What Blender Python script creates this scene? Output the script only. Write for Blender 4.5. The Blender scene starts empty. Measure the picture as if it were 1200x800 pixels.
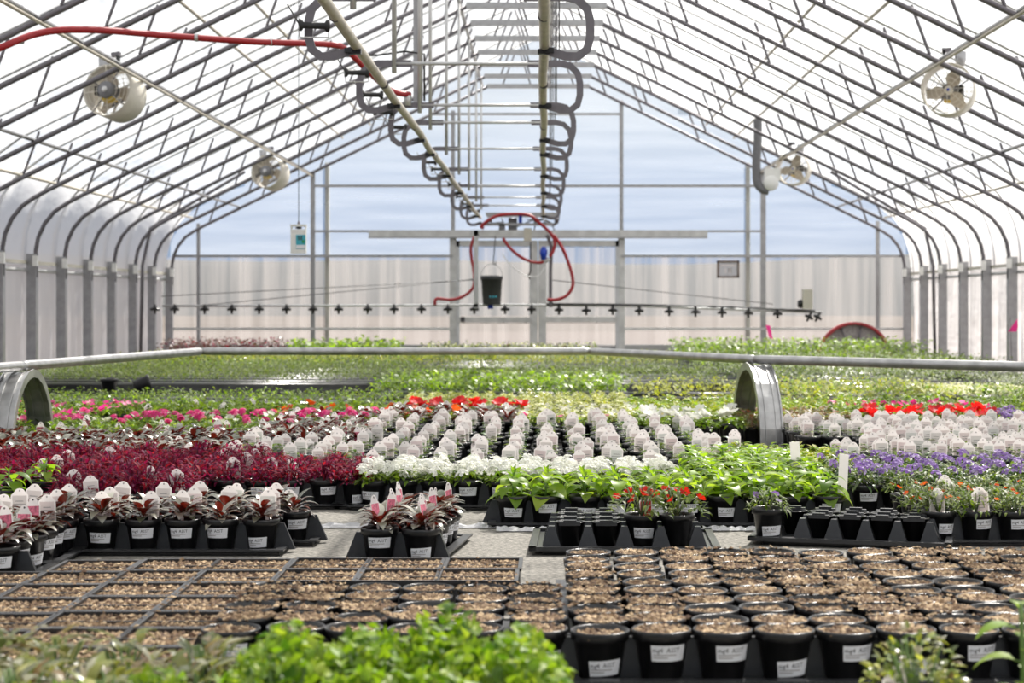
import bpy, math, random
import numpy as np
from mathutils import Matrix, Vector
random.seed(7)
PI = math.pi
sc = bpy.context.scene
COL = sc.collection

# ------------------------------------------------------------------ camera, world, sun, exposure
EYE = 0.83
CX = 0.07
FPX = 2047.0
cam = bpy.data.cameras.new('camera'); camo = bpy.data.objects.new('camera', cam); COL.objects.link(camo)
camo.location = (CX, 0, EYE); camo.rotation_euler = (PI/2, 0, 0)
cam.sensor_width = 36; cam.lens = FPX/1200*36; cam.shift_x = -36/1200; cam.shift_y = -42/1200
cam.clip_end = 1000
cam.dof.use_dof = True; cam.dof.focus_distance = 6.7; cam.dof.aperture_fstop = 5.0
sc.camera = camo

def at(x, y, Y):
    """photo pixel at depth Y -> point in the greenhouse"""
    return Vector((CX+(x-636)*Y/FPX, Y, EYE+(358-y)*Y/FPX))

w = bpy.data.worlds.new('sky'); sc.world = w; w.use_nodes = True
nt = w.node_tree; nt.nodes.clear()
wo = nt.nodes.new('ShaderNodeOutputWorld'); bg = nt.nodes.new('ShaderNodeBackground')
tc = nt.nodes.new('ShaderNodeTexCoord'); sp = nt.nodes.new('ShaderNodeSeparateXYZ'); rp = nt.nodes.new('ShaderNodeValToRGB')
nt.links.new(tc.outputs['Generated'], sp.inputs[0]); nt.links.new(sp.outputs['Z'], rp.inputs[0])
nt.links.new(rp.outputs[0], bg.inputs[0]); nt.links.new(bg.outputs[0], wo.inputs[0])
e = rp.color_ramp.elements
e[0].position = 0.0; e[0].color = (.50, .60, .74, 1)
e[1].position = 0.045; e[1].color = (.36, .50, .74, 1)
for p, c in ((.075, (.44, .58, .80, 1)), (.11, (.66, .76, .87, 1)), (.22, (.66, .72, .80, 1)), (.6, (.60, .66, .74, 1))):
    q = e.new(p); q.color = c
bg.inputs[1].default_value = 1.5
sun = bpy.data.lights.new('sun', 'SUN'); suno = bpy.data.objects.new('sun', sun); COL.objects.link(suno)
sun.energy = 22.0; sun.angle = math.radians(1.6); sun.color = (1, .95, .87)
suno.rotation_euler = Vector((-.32, -.80, -.95)).to_track_quat('-Z', 'Y').to_euler()
suno.location = (6, 20, 20)
vs = sc.view_settings
vs.view_transform = 'Standard'; vs.look = 'None'; vs.gamma = 1; vs.use_curve_mapping = False; vs.exposure = -0.95
cy = sc.cycles
cy.use_denoising = True; cy.max_bounces = 10; cy.transparent_max_bounces = 24; cy.diffuse_bounces = 4
cy.glossy_bounces = 3; cy.transmission_bounces = 6; cy.sample_clamp_indirect = 6
cy.caustics_reflective = False; cy.caustics_refractive = False

# ------------------------------------------------------------------ materials
M = {}
def newmat(name):
    m = bpy.data.materials.new(name); m.use_nodes = True; M[name] = m
    n = m.node_tree.nodes; n.clear()
    out = n.new('ShaderNodeOutputMaterial')
    return m, m.node_tree, out
def lnk(t, a, b): t.links.new(a, b)

def solid(name, col, rough=.5, metal=0., spec=.5, var=.12, scale=30., bump=0., bscale=60.):
    m, t, out = newmat(name); n = t.nodes
    b = n.new('ShaderNodeBsdfPrincipled'); lnk(t, b.outputs[0], out.inputs[0])
    tx = n.new('ShaderNodeTexCoord'); nz = n.new('ShaderNodeTexNoise'); nz.inputs['Scale'].default_value = scale
    nz.inputs['Detail'].default_value = 4
    lnk(t, tx.outputs['Object'], nz.inputs['Vector'])
    r = n.new('ShaderNodeValToRGB'); lnk(t, nz.outputs[0], r.inputs[0])
    r.color_ramp.elements[0].position = .3; r.color_ramp.elements[1].position = .7
    r.color_ramp.elements[0].color = tuple(c*(1-var) for c in col)+(1,)
    r.color_ramp.elements[1].color = tuple(min(1, c*(1+var)) for c in col)+(1,)
    lnk(t, r.outputs[0], b.inputs['Base Color'])
    b.inputs['Roughness'].default_value = rough; b.inputs['Metallic'].default_value = metal
    b.inputs['Specular IOR Level'].default_value = spec
    if bump:
        n2 = n.new('ShaderNodeTexNoise'); n2.inputs['Scale'].default_value = bscale
        lnk(t, tx.outputs['Object'], n2.inputs['Vector'])
        bp = n.new('ShaderNodeBump'); bp.inputs['Strength'].default_value = bump; bp.inputs['Distance'].default_value = .01
        lnk(t, n2.outputs[0], bp.inputs['Height']); lnk(t, bp.outputs[0], b.inputs['Normal'])
    return m

def leafmat(name, cols, trans=.4, rough=.45, back=None, spec=.4, gain=1.6, blue=.6):
    """leaf: colour differs leaf by leaf; light passes through; optional different underside"""
    m, t, out = newmat(name); n = t.nodes
    g = n.new('ShaderNodeNewGeometry'); r = n.new('ShaderNodeValToRGB')
    oi = n.new('ShaderNodeObjectInfo'); ad = n.new('ShaderNodeMath'); ad.operation = 'ADD'
    fr = n.new('ShaderNodeMath'); fr.operation = 'FRACT'
    lnk(t, g.outputs['Random Per Island'], ad.inputs[0]); lnk(t, oi.outputs['Random'], ad.inputs[1])
    lnk(t, ad.outputs[0], fr.inputs[0]); lnk(t, fr.outputs[0], r.inputs[0])
    el = r.color_ramp.elements
    while len(el) < len(cols): el.new(.5)
    for i, c in enumerate(cols):
        el[i].position = i/max(1, len(cols)-1); el[i].color = tuple(c)+(1,)
    colr = r.outputs[0]
    if back:
        mx = n.new('ShaderNodeMix'); mx.data_type = 'RGBA'; lnk(t, g.outputs['Backfacing'], mx.inputs[0])
        lnk(t, r.outputs[0], mx.inputs[6]); mx.inputs[7].default_value = tuple(back)+(1,); colr = mx.outputs[2]
    b = n.new('ShaderNodeBsdfPrincipled'); lnk(t, colr, b.inputs['Base Color'])
    b.inputs['Roughness'].default_value = rough; b.inputs['Specular IOR Level'].default_value = spec
    tr = n.new('ShaderNodeBsdfTranslucent')
    ml = n.new('ShaderNodeMix'); ml.data_type = 'RGBA'; ml.blend_type = 'MULTIPLY'; ml.inputs[0].default_value = 1
    lnk(t, colr, ml.inputs[6]); ml.inputs[7].default_value = (gain, gain, gain*blue, 1)
    lnk(t, ml.outputs[2], tr.inputs[0])
    ms = n.new('ShaderNodeMixShader'); ms.inputs[0].default_value = trans
    lnk(t, b.outputs[0], ms.inputs[1]); lnk(t, tr.outputs[0], ms.inputs[2]); lnk(t, ms.outputs[0], out.inputs[0])
    return m

def filmmat(name, clear, trans, tint, diff=(.9, .9, .92), bump=0., flutes=None, dirt=.0):
    """greenhouse film / polycarbonate: part clear, part milky"""
    m, t, out = newmat(name); n = t.nodes
    tp = n.new('ShaderNodeBsdfTransparent'); tp.inputs[0].default_value = tuple(tint)+(1,)
    tl = n.new('ShaderNodeBsdfTranslucent'); df = n.new('ShaderNodeBsdfDiffuse')
    tl.inputs[0].default_value = tuple(diff)+(1,); df.inputs[0].default_value = tuple(diff)+(1,)
    tx = n.new('ShaderNodeTexCoord')
    if bump:
        nz = n.new('ShaderNodeTexNoise'); nz.inputs['Scale'].default_value = 2.2; nz.inputs['Detail'].default_value = 3
        mp = n.new('ShaderNodeMapping'); mp.inputs['Scale'].default_value = (1, .35, 1)
        lnk(t, tx.outputs['Object'], mp.inputs[0]); lnk(t, mp.outputs[0], nz.inputs['Vector'])
        bp = n.new('ShaderNodeBump'); bp.inputs['Strength'].default_value = bump; bp.inputs['Distance'].default_value = .2
        lnk(t, nz.outputs[0], bp.inputs['Height']); lnk(t, bp.outputs[0], tl.inputs['Normal']); lnk(t, bp.outputs[0], df.inputs['Normal'])
    a = n.new('ShaderNodeMixShader'); a.inputs[0].default_value = trans
    lnk(t, df.outputs[0], a.inputs[1]); lnk(t, tl.outputs[0], a.inputs[2])
    c = n.new('ShaderNodeMixShader'); c.inputs[0].default_value = clear
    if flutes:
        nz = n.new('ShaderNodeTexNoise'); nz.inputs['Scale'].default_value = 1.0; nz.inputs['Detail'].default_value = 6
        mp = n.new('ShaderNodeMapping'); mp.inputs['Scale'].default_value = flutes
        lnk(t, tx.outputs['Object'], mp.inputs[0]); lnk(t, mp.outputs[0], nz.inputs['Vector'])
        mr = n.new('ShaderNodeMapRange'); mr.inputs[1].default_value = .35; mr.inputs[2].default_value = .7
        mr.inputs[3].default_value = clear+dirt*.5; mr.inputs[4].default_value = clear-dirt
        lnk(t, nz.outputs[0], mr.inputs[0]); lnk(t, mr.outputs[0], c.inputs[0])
    lnk(t, a.outputs[0], c.inputs[1]); lnk(t, tp.outputs[0], c.inputs[2]); lnk(t, c.outputs[0], out.inputs[0])
    return m

filmmat('poly', .55, .82, (.97, .97, .98), (.93, .93, .93), bump=.5)
filmmat('poly_eave', .14, .82, (.95, .95, .96), (.94, .93, .93), bump=.2)
filmmat('curtain', .18, .72, (.95, .95, .95), (.90, .87, .87), bump=.3)
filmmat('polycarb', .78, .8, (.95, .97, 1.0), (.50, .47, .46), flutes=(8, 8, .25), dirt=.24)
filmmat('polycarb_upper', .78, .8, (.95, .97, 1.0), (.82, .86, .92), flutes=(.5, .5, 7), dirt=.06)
solid('crinkle', (.42, .42, .43), .2, 0, .8, var=.1)
solid('galv', (.36, .36, .37), .38, .75, var=.12, scale=14)
solid('galv_dark', (.15, .14, .155), .45, .4, var=.15, scale=14)
solid('galv_light', (.55, .55, .55), .45, .55, var=.15, scale=8)
solid('pipe_tan', (.50, .46, .38), .45, .25, var=.15, scale=9)
solid('hoop_metal', (.42, .42, .42), .34, .75, var=.22, scale=12)
solid('alu', (.52, .53, .55), .5, .35, var=.08)
solid('hose_red', (.33, .008, .014), .42, var=.1)
solid('black_plastic', (.010, .010, .011), .28, spec=.5, var=.2, scale=40)
solid('tray_plastic', (.028, .029, .032), .33, spec=.5, var=.2, scale=25)
solid('black_rubber', (.015, .015, .016), .6)
solid('fan_white', (.72, .68, .60), .5, var=.05)
solid('fan_blade', (.50, .44, .36), .5, var=.1)
solid('motor_grey', (.17, .17, .18), .5)
solid('motor_yellow', (.6, .42, .05), .5)
solid('blue_plastic', (.01, .05, .45), .4)
solid('bucket_grey', (.045, .048, .052), .5)
solid('white_plastic', (.78, .78, .76), .45, var=.04)
solid('cream_box', (.55, .52, .45), .5, var=.04)
solid('teal_print', (.05, .38, .48), .5)
solid('green_print', (.03, .30, .08), .5)
solid('dark_print', (.04, .04, .045), .6)
solid('grey_print', (.42, .40, .40), .6, var=.05)
solid('sticker', (.78, .79, .82), .55, var=.03)
leafmat('tag_white', [(.92, .89, .88), (.94, .91, .90)], .55, .5, gain=1.0, blue=1.0)
leafmat('tag_panel', [(.78, .75, .73), (.80, .70, .70), (.74, .77, .74)], .4, .5, gain=1.0, blue=1.0)
solid('tag_pink', (.72, .16, .24), .5, var=.6, scale=90)
solid('tag_red', (.65, .04, .03), .5, var=.5, scale=90)
solid('flag_pink', (.95, .03, .30), .5, var=.05)
solid('wheel_red', (.38, .04, .05), .5, var=.2)
solid('wheel_disc', (.36, .33, .33), .6, .3, var=.3)
solid('wire', (.10, .10, .10), .5, .5)
solid('white_wire', (.75, .75, .75), .5)
solid('sign_frame', (.16, .12, .10), .6)
solid('sign_face', (.52, .52, .56), .6, var=.03)
solid('sign_text', (.66, .62, .63), .6, var=.02)
solid('duct_grey', (.15, .15, .16), .6)
solid('bark', (.12, .07, .042), .85, var=.55, scale=70, bump=.6, bscale=160)
solid('chip_a', (.22, .142, .078), .8, var=.35, scale=30)
solid('chip_b', (.10, .055, .032), .85, var=.35, scale=30)
solid('chip_c', (.48, .35, .21), .8, var=.25, scale=30)
solid('stem_green', (.12, .20, .05), .6)
solid('field', (.10, .078, .062), .95, var=.18, scale=.04)
solid('hill', (.06, .063, .065), .95, var=.22, scale=.02)
solid('yard', (.14, .11, .095), .95, var=.08, scale=.05)
leafmat('lf_bright', [(.17, .29, .018), (.26, .40, .025), (.10, .20, .015), (.34, .45, .05)], .5, .38)
leafmat('lf_yellow', [(.30, .33, .03), (.40, .41, .05), (.20, .26, .03), (.46, .46, .12)], .45, .55, spec=.3)
leafmat('lf_mid', [(.085, .155, .016), (.16, .235, .022), (.045, .085, .014), (.24, .30, .06)], .4, .55, spec=.3)
leafmat('lf_fine', [(.095, .145, .025), (.165, .22, .04), (.05, .085, .02), (.27, .31, .12)], .4, .55, spec=.3)
leafmat('lf_dark', [(.04, .10, .03), (.08, .15, .04), (.03, .07, .03)], .3, .36)
leafmat('lf_grey', [(.16, .21, .10), (.24, .29, .15), (.11, .16, .07), (.33, .35, .24)], .35, .5)
leafmat('lf_glare', [(.04, .05, .03), (.26, .26, .20), (.07, .04, .03), (.42, .41, .34), (.10, .10, .07), (.05, .06, .035)], .15, .22, back=(.16, .014, .010), spec=1.0)  # pale stops paint white sky glare into the colour of dark glossy leaves
leafmat('lf_magenta', [(.10, .007, .04), (.24, .008, .075), (.05, .005, .022), (.32, .012, .03), (.09, .012, .045)], .45, .6, spec=.2)
leafmat('lf_maroon', [(.07, .012, .010), (.13, .025, .02), (.05, .035, .02), (.16, .10, .07)], .35, .35)
leafmat('lf_parsley', [(.14, .27, .012), (.25, .37, .02), (.06, .15, .01), (.36, .45, .05)], .4, .5)
leafmat('lf_olive', [(.14, .19, .04), (.26, .26, .07), (.09, .12, .05), (.46, .45, .34), (.22, .13, .05)], .35, .3)
leafmat('lf_cream', [(.62, .62, .34), (.72, .72, .52), (.40, .46, .16), (.66, .64, .40)], .35, .5)
leafmat('lf_bits', [(.14, .20, .05), (.30, .24, .16), (.12, .16, .04), (.34, .14, .10), (.36, .34, .22)], .4, .4)
leafmat('fl_white', [(.85, .85, .80), (.80, .80, .72), (.90, .90, .87)], .3, .6, gain=1.0, blue=1.0)
leafmat('fl_red', [(.62, .01, .015), (.75, .02, .03), (.45, .008, .012)], .4, .5)
leafmat('fl_red2', [(.70, .03, .015), (.55, .015, .01)], .4, .5)
leafmat('fl_pink', [(.70, .05, .28), (.60, .02, .20), (.78, .22, .40)], .4, .5, blue=1.0)
leafmat('fl_purple', [(.26, .14, .44), (.38, .25, .58), (.18, .08, .34), (.56, .46, .70)], .35, .5, gain=1.2, blue=1.0)
leafmat('fl_orange', [(.75, .12, .02), (.62, .06, .02)], .4, .5)
leafmat('fl_yellow', [(.75, .55, .05)], .3, .5)
leafmat('fl_whiteish', [(.80, .78, .70), (.70, .72, .55)], .35, .5, gain=1., blue=1.0)

# woven ground cloth
m, t, out = newmat('ground_cloth'); n = t.nodes
b = n.new('ShaderNodeBsdfPrincipled'); lnk(t, b.outputs[0], out.inputs[0]); b.inputs['Roughness'].default_value = .8
tx = n.new('ShaderNodeTexCoord')
nz = n.new('ShaderNodeTexNoise'); nz.inputs['Scale'].default_value = 60; nz.inputs['Detail'].default_value = 8
lnk(t, tx.outputs['Object'], nz.inputs['Vector'])
r = n.new('ShaderNodeValToRGB'); lnk(t, nz.outputs[0], r.inputs[0])
r.color_ramp.elements[0].position = .32; r.color_ramp.elements[1].position = .68
r.color_ramp.elements[0].color = (.10, .095, .085, 1); r.color_ramp.elements[1].color = (.34, .32, .28, 1)
lnk(t, r.outputs[0], b.inputs['Base Color'])
wv = n.new('ShaderNodeTexNoise'); wv.inputs['Scale'].default_value = 300; lnk(t, tx.outputs['Object'], wv.inputs['Vector'])
bp = n.new('ShaderNodeBump'); bp.inputs['Strength'].default_value = .7; bp.inputs['Distance'].default_value = .006
lnk(t, wv.outputs[0], bp.inputs['Height']); lnk(t, bp.outputs[0], b.inputs['Normal'])

# ------------------------------------------------------------------ mesh helpers
class MB:
    def __init__(s): s.v = []; s.f = []; s.m = []; s.mats = []
    def mi(s, mat):
        if mat not in s.mats: s.mats.append(mat)
        return s.mats.index(mat)
    def add(s, vs, fs, mat):
        o = len(s.v); k = s.mi(mat)
        s.v.extend([tuple(p) for p in vs])
        for f in fs: s.f.append(tuple(i+o for i in f)); s.m.append(k)
    def box(s, lo, hi, mat):
        x0, y0, z0 = lo; x1, y1, z1 = hi
        s.add([(x0,y0,z0),(x1,y0,z0),(x1,y1,z0),(x0,y1,z0),(x0,y0,z1),(x1,y0,z1),(x1,y1,z1),(x0,y1,z1)],
              [(0,3,2,1),(4,5,6,7),(0,1,5,4),(1,2,6,5),(2,3,7,6),(3,0,4,7)], mat)
    def frustum(s, cx, cy, z0, z1, ax, ay, bx, by, mat):
        s.add([(cx-ax,cy-ay,z0),(cx+ax,cy-ay,z0),(cx+ax,cy+ay,z0),(cx-ax,cy+ay,z0),
               (cx-bx,cy-by,z1),(cx+bx,cy-by,z1),(cx+bx,cy+by,z1),(cx-bx,cy+by,z1)],
              [(4,5,6,7),(0,1,5,4),(1,2,6,5),(2,3,7,6),(3,0,4,7)], mat)
    def tube(s, pts, r, mat, seg=8, caps=True):
        pts = [Vector(p) for p in pts]; n = len(pts); vs = []; fs = []
        up = None
        for i, p in enumerate(pts):
            d = (pts[min(i+1, n-1)]-pts[max(i-1, 0)]).normalized()
            if up is None:
                up = d.orthogonal().normalized()
            up = (up-d*up.dot(d))
            up = d.orthogonal().normalized() if up.length < 1e-5 else up.normalized()
            sd = d.cross(up)
            rr = r[i] if isinstance(r, (list, tuple)) else r
            for k in range(seg):
                a = 2*PI*k/seg; vs.append(p+(up*math.cos(a)+sd*math.sin(a))*rr)
        for i in range(n-1):
            for k in range(seg):
                k2 = (k+1) % seg
                fs.append((i*seg+k, i*seg+k2, (i+1)*seg+k2, (i+1)*seg+k))
        if caps:
            fs.append(tuple(range(seg-1, -1, -1))); fs.append(tuple((n-1)*seg+k for k in range(seg)))
        s.add(vs, fs, mat)
    def lathe(s, prof, mat, seg=20, c=(0, 0, 0), axis='Z', closed=False):
        vs = []; fs = []; n = len(prof)
        for (r, z) in prof:
            for k in range(seg):
                a = 2*PI*k/seg; p = (r*math.cos(a), r*math.sin(a), z)
                if axis == 'Y': p = (p[0], p[2], p[1])
                if axis == 'X': p = (p[2], p[0], p[1])
                vs.append((p[0]+c[0], p[1]+c[1], p[2]+c[2]))
        for i in range(n if closed else n-1):
            j = (i+1) % n
            for k in range(seg):
                k2 = (k+1) % seg; fs.append((i*seg+k, i*seg+k2, j*seg+k2, j*seg+k))
        s.add(vs, fs, mat)
    def ribbon(s, pts, wid, thick, mat, axis=(0, 1, 0)):
        """bar of rectangular section swept along pts; thick lies along axis, wid across the path"""
        ax = Vector(axis).normalized(); pts = [Vector(p) for p in pts]; n = len(pts); vs = []; fs = []
        for i, p in enumerate(pts):
            d = (pts[min(i+1, n-1)]-pts[max(i-1, 0)]).normalized(); nn = d.cross(ax).normalized()
            for a, c in ((-1,-1),(1,-1),(1,1),(-1,1)): vs.append(p+nn*(a*wid/2)+ax*(c*thick/2))
        for i in range(n-1):
            for k in range(4):
                k2 = (k+1) % 4; fs.append((i*4+k, i*4+k2, (i+1)*4+k2, (i+1)*4+k))
        fs += [(3,2,1,0), tuple((n-1)*4+k for k in range(4))]
        s.add(vs, fs, mat)
    def leaf(s, base, az, el, L, W, droop, mat, n=4, fold=.25, pw=.75):
        ca, sa = math.cos(az), math.sin(az); vs = []; fs = []
        x = z = 0.; an = el
        for i in range(n+1):
            t_ = i/n
            wd = W/2*max(.04, math.sin(PI*min(.985, t_**pw)))
            cz, cr = z, x
            nx, nz = -math.sin(an), math.cos(an)
            for sgn in (-1, 0, 1):
                up = fold*wd*abs(sgn)
                rr = cr+nx*up; zz = cz+nz*up; ll = sgn*wd
                vs.append((base[0]+ca*rr-sa*ll, base[1]+sa*rr+ca*ll, base[2]+zz))
            an -= droop/n; x += math.cos(an)*L/n; z += math.sin(an)*L/n
        for i in range(n):
            o = i*3; fs += [(o, o+3, o+4, o+1), (o+1, o+4, o+5, o+2)]
        s.add(vs, fs, mat)
    def blossom(s, c, d, R, mat, eye=None, petals=5, cup=.25):
        d = Vector(d).normalized(); u = d.orthogonal().normalized(); v_ = d.cross(u); c = Vector(c)
        a0 = random.random()*6; vs = [c-d*R*cup]; fs = []
        for k in range(petals):
            a = a0+2*PI*k/petals; h = PI/petals
            for da, rr, dz in ((-h, .62, .0), (-h*.55, .98, .08), (0, .93, .02), (h*.55, .98, .08)):
                vs.append(c+(u*math.cos(a+da)+v_*math.sin(a+da))*R*rr+d*R*(dz-.02))
        nn = len(vs)-1
        for k in range(nn): fs.append((0, 1+k, 1+(k+1) % nn))
        s.add(vs, fs, mat)
        if eye:
            vs = [c-d*R*(cup-.12)]+[c-d*R*(cup-.1)+(u*math.cos(k*PI/3)+v_*math.sin(k*PI/3))*R*.2 for k in range(6)]
            s.add(vs, [(0, 1+k, 1+(k+1) % 6) for k in range(6)], eye)
    def mesh(s, name, smooth=True):
        me = bpy.data.meshes.new(name); me.from_pydata(s.v, [], s.f); me.update()
        for q in s.mats: me.materials.append(M[q])
        me.polygons.foreach_set('material_index', s.m)
        if smooth: me.polygons.foreach_set('use_smooth', [True]*len(s.f))
        return me

def link(name, me, parent=None, loc=(0, 0, 0), rot=(0, 0, 0), sc_=1):
    o = bpy.data.objects.new(name, me); COL.objects.link(o); o.parent = parent
    o.location = loc; o.rotation_euler = rot
    if sc_ != 1: o.scale = (sc_,)*3 if not isinstance(sc_, tuple) else sc_
    return o
def tag(o, label, cat=None, group=None, kind=None):
    o['label'] = label
    if cat: o['category'] = cat
    if group: o['group'] = group
    if kind: o['kind'] = kind
    return o
def thing(name, label, cat, loc=(0, 0, 0), rz=0, group=None):
    o = link(name, None, None, loc, (0, 0, rz)); o.empty_display_size = .05
    return tag(o, label, cat, group)
def one(name, mb, parent=None, smooth=True, **k):
    return link(name, mb.mesh(name, smooth), parent, **k)
def struct(name, mb, label, smooth=False, parent=None):
    o = one(name, mb, parent, smooth)
    if parent is None: o['kind'] = 'structure'; o['label'] = label
    return o
def sharp(me):
    me.polygons.foreach_set('use_smooth', [False]*len(me.polygons)); return me
def spline(pts, n=6):
    P = [Vector(p) for p in pts]; out = []
    for i in range(len(P)-1):
        a = P[max(i-1, 0)]; b_ = P[i]; c = P[i+1]; d = P[min(i+2, len(P)-1)]
        for k in range(n):
            t_ = k/n
            out.append(.5*((2*b_)+(c-a)*t_+(2*a-5*b_+4*c-d)*t_*t_+(3*b_-a-3*c+d)*t_**3))
    out.append(P[-1]); return out

# ------------------------------------------------------------------ the setting: floor, yard, roof film, curtains
YE = 27.3; YF = -3.0; BAY = 1.22; HW = 5.75
mb = MB(); mb.box((-5.9, YF, -.05), (5.9, YE, 0), 'ground_cloth')
struct('floor', mb, 'grey woven ground cloth under the plants')
mb = MB(); mb.box((-150, -60, -.3), (150, 60, -.06), 'yard'); mb.box((-300, 60, -.3), (300, 400, -.07), 'field')
o = struct('yard_ground', mb, 'brown bare field outside beyond the end wall')
mb = MB(); vs = []; fs = []
for i in range(61):
    x = -240+8*i; h = 6.2+.5*math.sin(i*.37)+.3*math.sin(i*.9+1)
    vs += [(x, 150, -.2), (x, 175, h*.75), (x, 200, h)]
for i in range(60):
    for k in range(2): fs.append((i*3+k, i*3+3+k, i*3+4+k, i*3+1+k))
mb.add(vs, fs, 'hill'); struct('hill_ridge', mb, 'low grey hills far beyond the end wall', True)

def zc(x): return 4.62-.49*abs(x)
def zo(x): return 5.00-.49*abs(x)
half = [(5.82, 1.30), (5.815, 1.48), (5.79, 1.66), (5.74, 1.84), (5.66, 2.03), (5.55, 2.19), (5.40, 2.325)]
half += [(x, zo(x)) for x in (5.15, 4.6, 4.0, 3.3, 2.6, 1.9, 1.2, .6, .15)]
prof = [(-a, b_) for a, b_ in half]+[(0, zo(.05))]+[(a, b_) for a, b_ in reversed(half)]
NS = 6; ny = int(round((YE-YF)/BAY*NS)); vs = []; fs = []
for j in range(ny+1):
    y = YE-j*BAY/NS; ph = (j % NS)/NS
    bul = .055*math.sin(PI*ph)**.7 if ph else 0.
    for i, (x, z) in enumerate(prof):
        a = prof[max(i-1, 0)]; c = prof[min(i+1, len(prof)-1)]
        tx_, tz_ = c[0]-a[0], c[1]-a[1]; L = math.hypot(tx_, tz_); nx, nz = -tz_/L, tx_/L
        edge = min(1, abs(abs(x)-5.82)*4)
        d = (bul+.012*math.sin(i*2.1+j*1.7))*max(edge, .15)
        vs.append((x+nx*d, y, z+nz*d))
np_ = len(prof)
for j in range(ny):
    for i in range(np_-1): fs.append((j*np_+i, j*np_+i+1, (j+1)*np_+i+1, (j+1)*np_+i))
mb = MB()
mb.add(vs, [f for q, f in enumerate(fs) if 6 <= q % (np_-1) < np_-7], 'poly'); mb.add(vs, [f for q, f in enumerate(fs) if not 6 <= q % (np_-1) < np_-7], 'poly_eave'); struct('ceiling', mb, 'white translucent greenhouse film billowing between the bows', True)
for sd, nm in ((-1, 'wall_left'), (1, 'wall_right')):
    vs = []; fs = []; nyw = int((YE-YF)/.07)
    for j in range(nyw+1):
        y = YF+j*(YE-YF)/nyw
        for k in range(6):
            z = 1.30*k/5
            d = .022*math.sin(j*.9+math.sin(j*.31)*2.2)*(.35+.65*math.sin(PI*k/5))+.012*math.sin(j*2.3+k)
            vs.append((sd*(5.86+d), y, z))
    for j in range(nyw):
        for k in range(5): fs.append((j*6+k, j*6+6+k, j*6+7+k, j*6+1+k))
    mb = MB(); mb.add(vs, fs, 'curtain'); struct(nm, mb, 'white film side curtain hanging in folds', True)
# ------------------------------------------------------------------ end wall with panels, studs and doors
S_E = FPX/YE
def ex(px): return CX+(px-636)/S_E
def ez(py): return EYE+(358-py)/S_E
def roof_z(x):
    ax = abs(x)
    for (x0, z0), (x1, z1) in zip(half, half[1:]):
        if x1 <= ax <= x0: return z0+(z1-z0)*(x0-ax)/(x0-x1+1e-9)
    return zo(ax) if ax < .2 else 1.3
mb = MB(); mb.box((-5.86, YE-.03, 0), (5.86, YE+.04, .22), 'galv')
wb = struct('wall_back', mb, 'polycarbonate gable end wall of the greenhouse')
cuts = [ex(p) for p in (233, 367, 531, 728, 894, 1028)]
cols = [-5.80]+cuts+[5.80]
DOORZ = ez(282)
rows = [ez(385), ez(300), ez(272), ez(218), ez(134)]
for a, b_ in zip(cols, cols[1:]):
    lo = DOORZ if abs(a-cuts[2]) < 1e-6 else .2
    zs = [lo]+[z for z in rows if z > lo+.1]+[99]
    for za, zb in zip(zs, zs[1:]):
        N = 10; top = [(a+(b_-a)*i/N, min(zb, roof_z(a+(b_-a)*i/N)-.015)) for i in range(N+1)]
        top = [(x, z) for x, z in top if z > za]
        if len(top) < 2: continue
        vs = [(top[0][0], YE+.02, za)]+[(x, YE+.02, z) for x, z in top]+[(top[-1][0], YE+.02, za)]
        nv = len(vs); vs2 = vs+[(x, y+.008, z) for x, y, z in vs]
        fs = [tuple(range(nv)), tuple(range(2*nv-1, nv-1, -1))]+[(i, nv+i, nv+(i+1) % nv, (i+1) % nv) for i in range(nv)]
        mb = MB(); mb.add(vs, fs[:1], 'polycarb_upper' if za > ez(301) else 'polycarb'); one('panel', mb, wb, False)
def stud(px, y0, y1, wpx, mat='galv', parent=wb, name='stud', dy=0.):
    mb = MB(); x = ex(px); hw = wpx/2/S_E
    mb.box((x-hw, YE-.06+dy, ez(y1)), (x+hw, YE+.0+dy, ez(y0)), mat); return one(name, mb, parent, False)
def rail(py, x0, x1, wpx, mat='galv', parent=wb, name='girt', dy=0.):
    mb = MB(); z = ez(py); hw = wpx/2/S_E
    mb.box((ex(x0), YE-.075+dy, z-hw), (ex(x1), YE-.02+dy, z+hw), mat); return one(name, mb, parent, False)
GB = EYE*S_E+358
for px, y0, wpx in ((233, 262, 3.5), (367, 202, 5), (894, 198, 6), (1028, 259, 4)): stud(px, y0, GB, wpx)
stud(531, 130, 270, 4.5); stud(728, 118, 270, 4.5); stud(531, 270, GB, 8, 'galv_light'); stud(728, 270, GB, 8, 'galv_light')
for px in (383, 877): stud(px, 190, GB, 5, 'cream_box', dy=.10, name='outer_stud')
rail(134, 505, 728, 2.6); rail(218, 367, 894, 3); rail(300, 203, 531, 3); rail(300, 728, 1060, 3)
rail(385, 203, 531, 3, 'galv_light'); rail(385, 728, 1060, 3, 'galv_light'); rail(271, 367, 894, 2.5)
mb = MB(); mb.box((ex(433), YE-.16, ez(278)), (ex(828), YE-.08, ez(270)), 'galv_light')
mb.box((ex(433), YE-.17, ez(279.5)), (ex(828), YE-.07, ez(278)), 'galv'); one('door_track', mb, wb, False)
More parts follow.
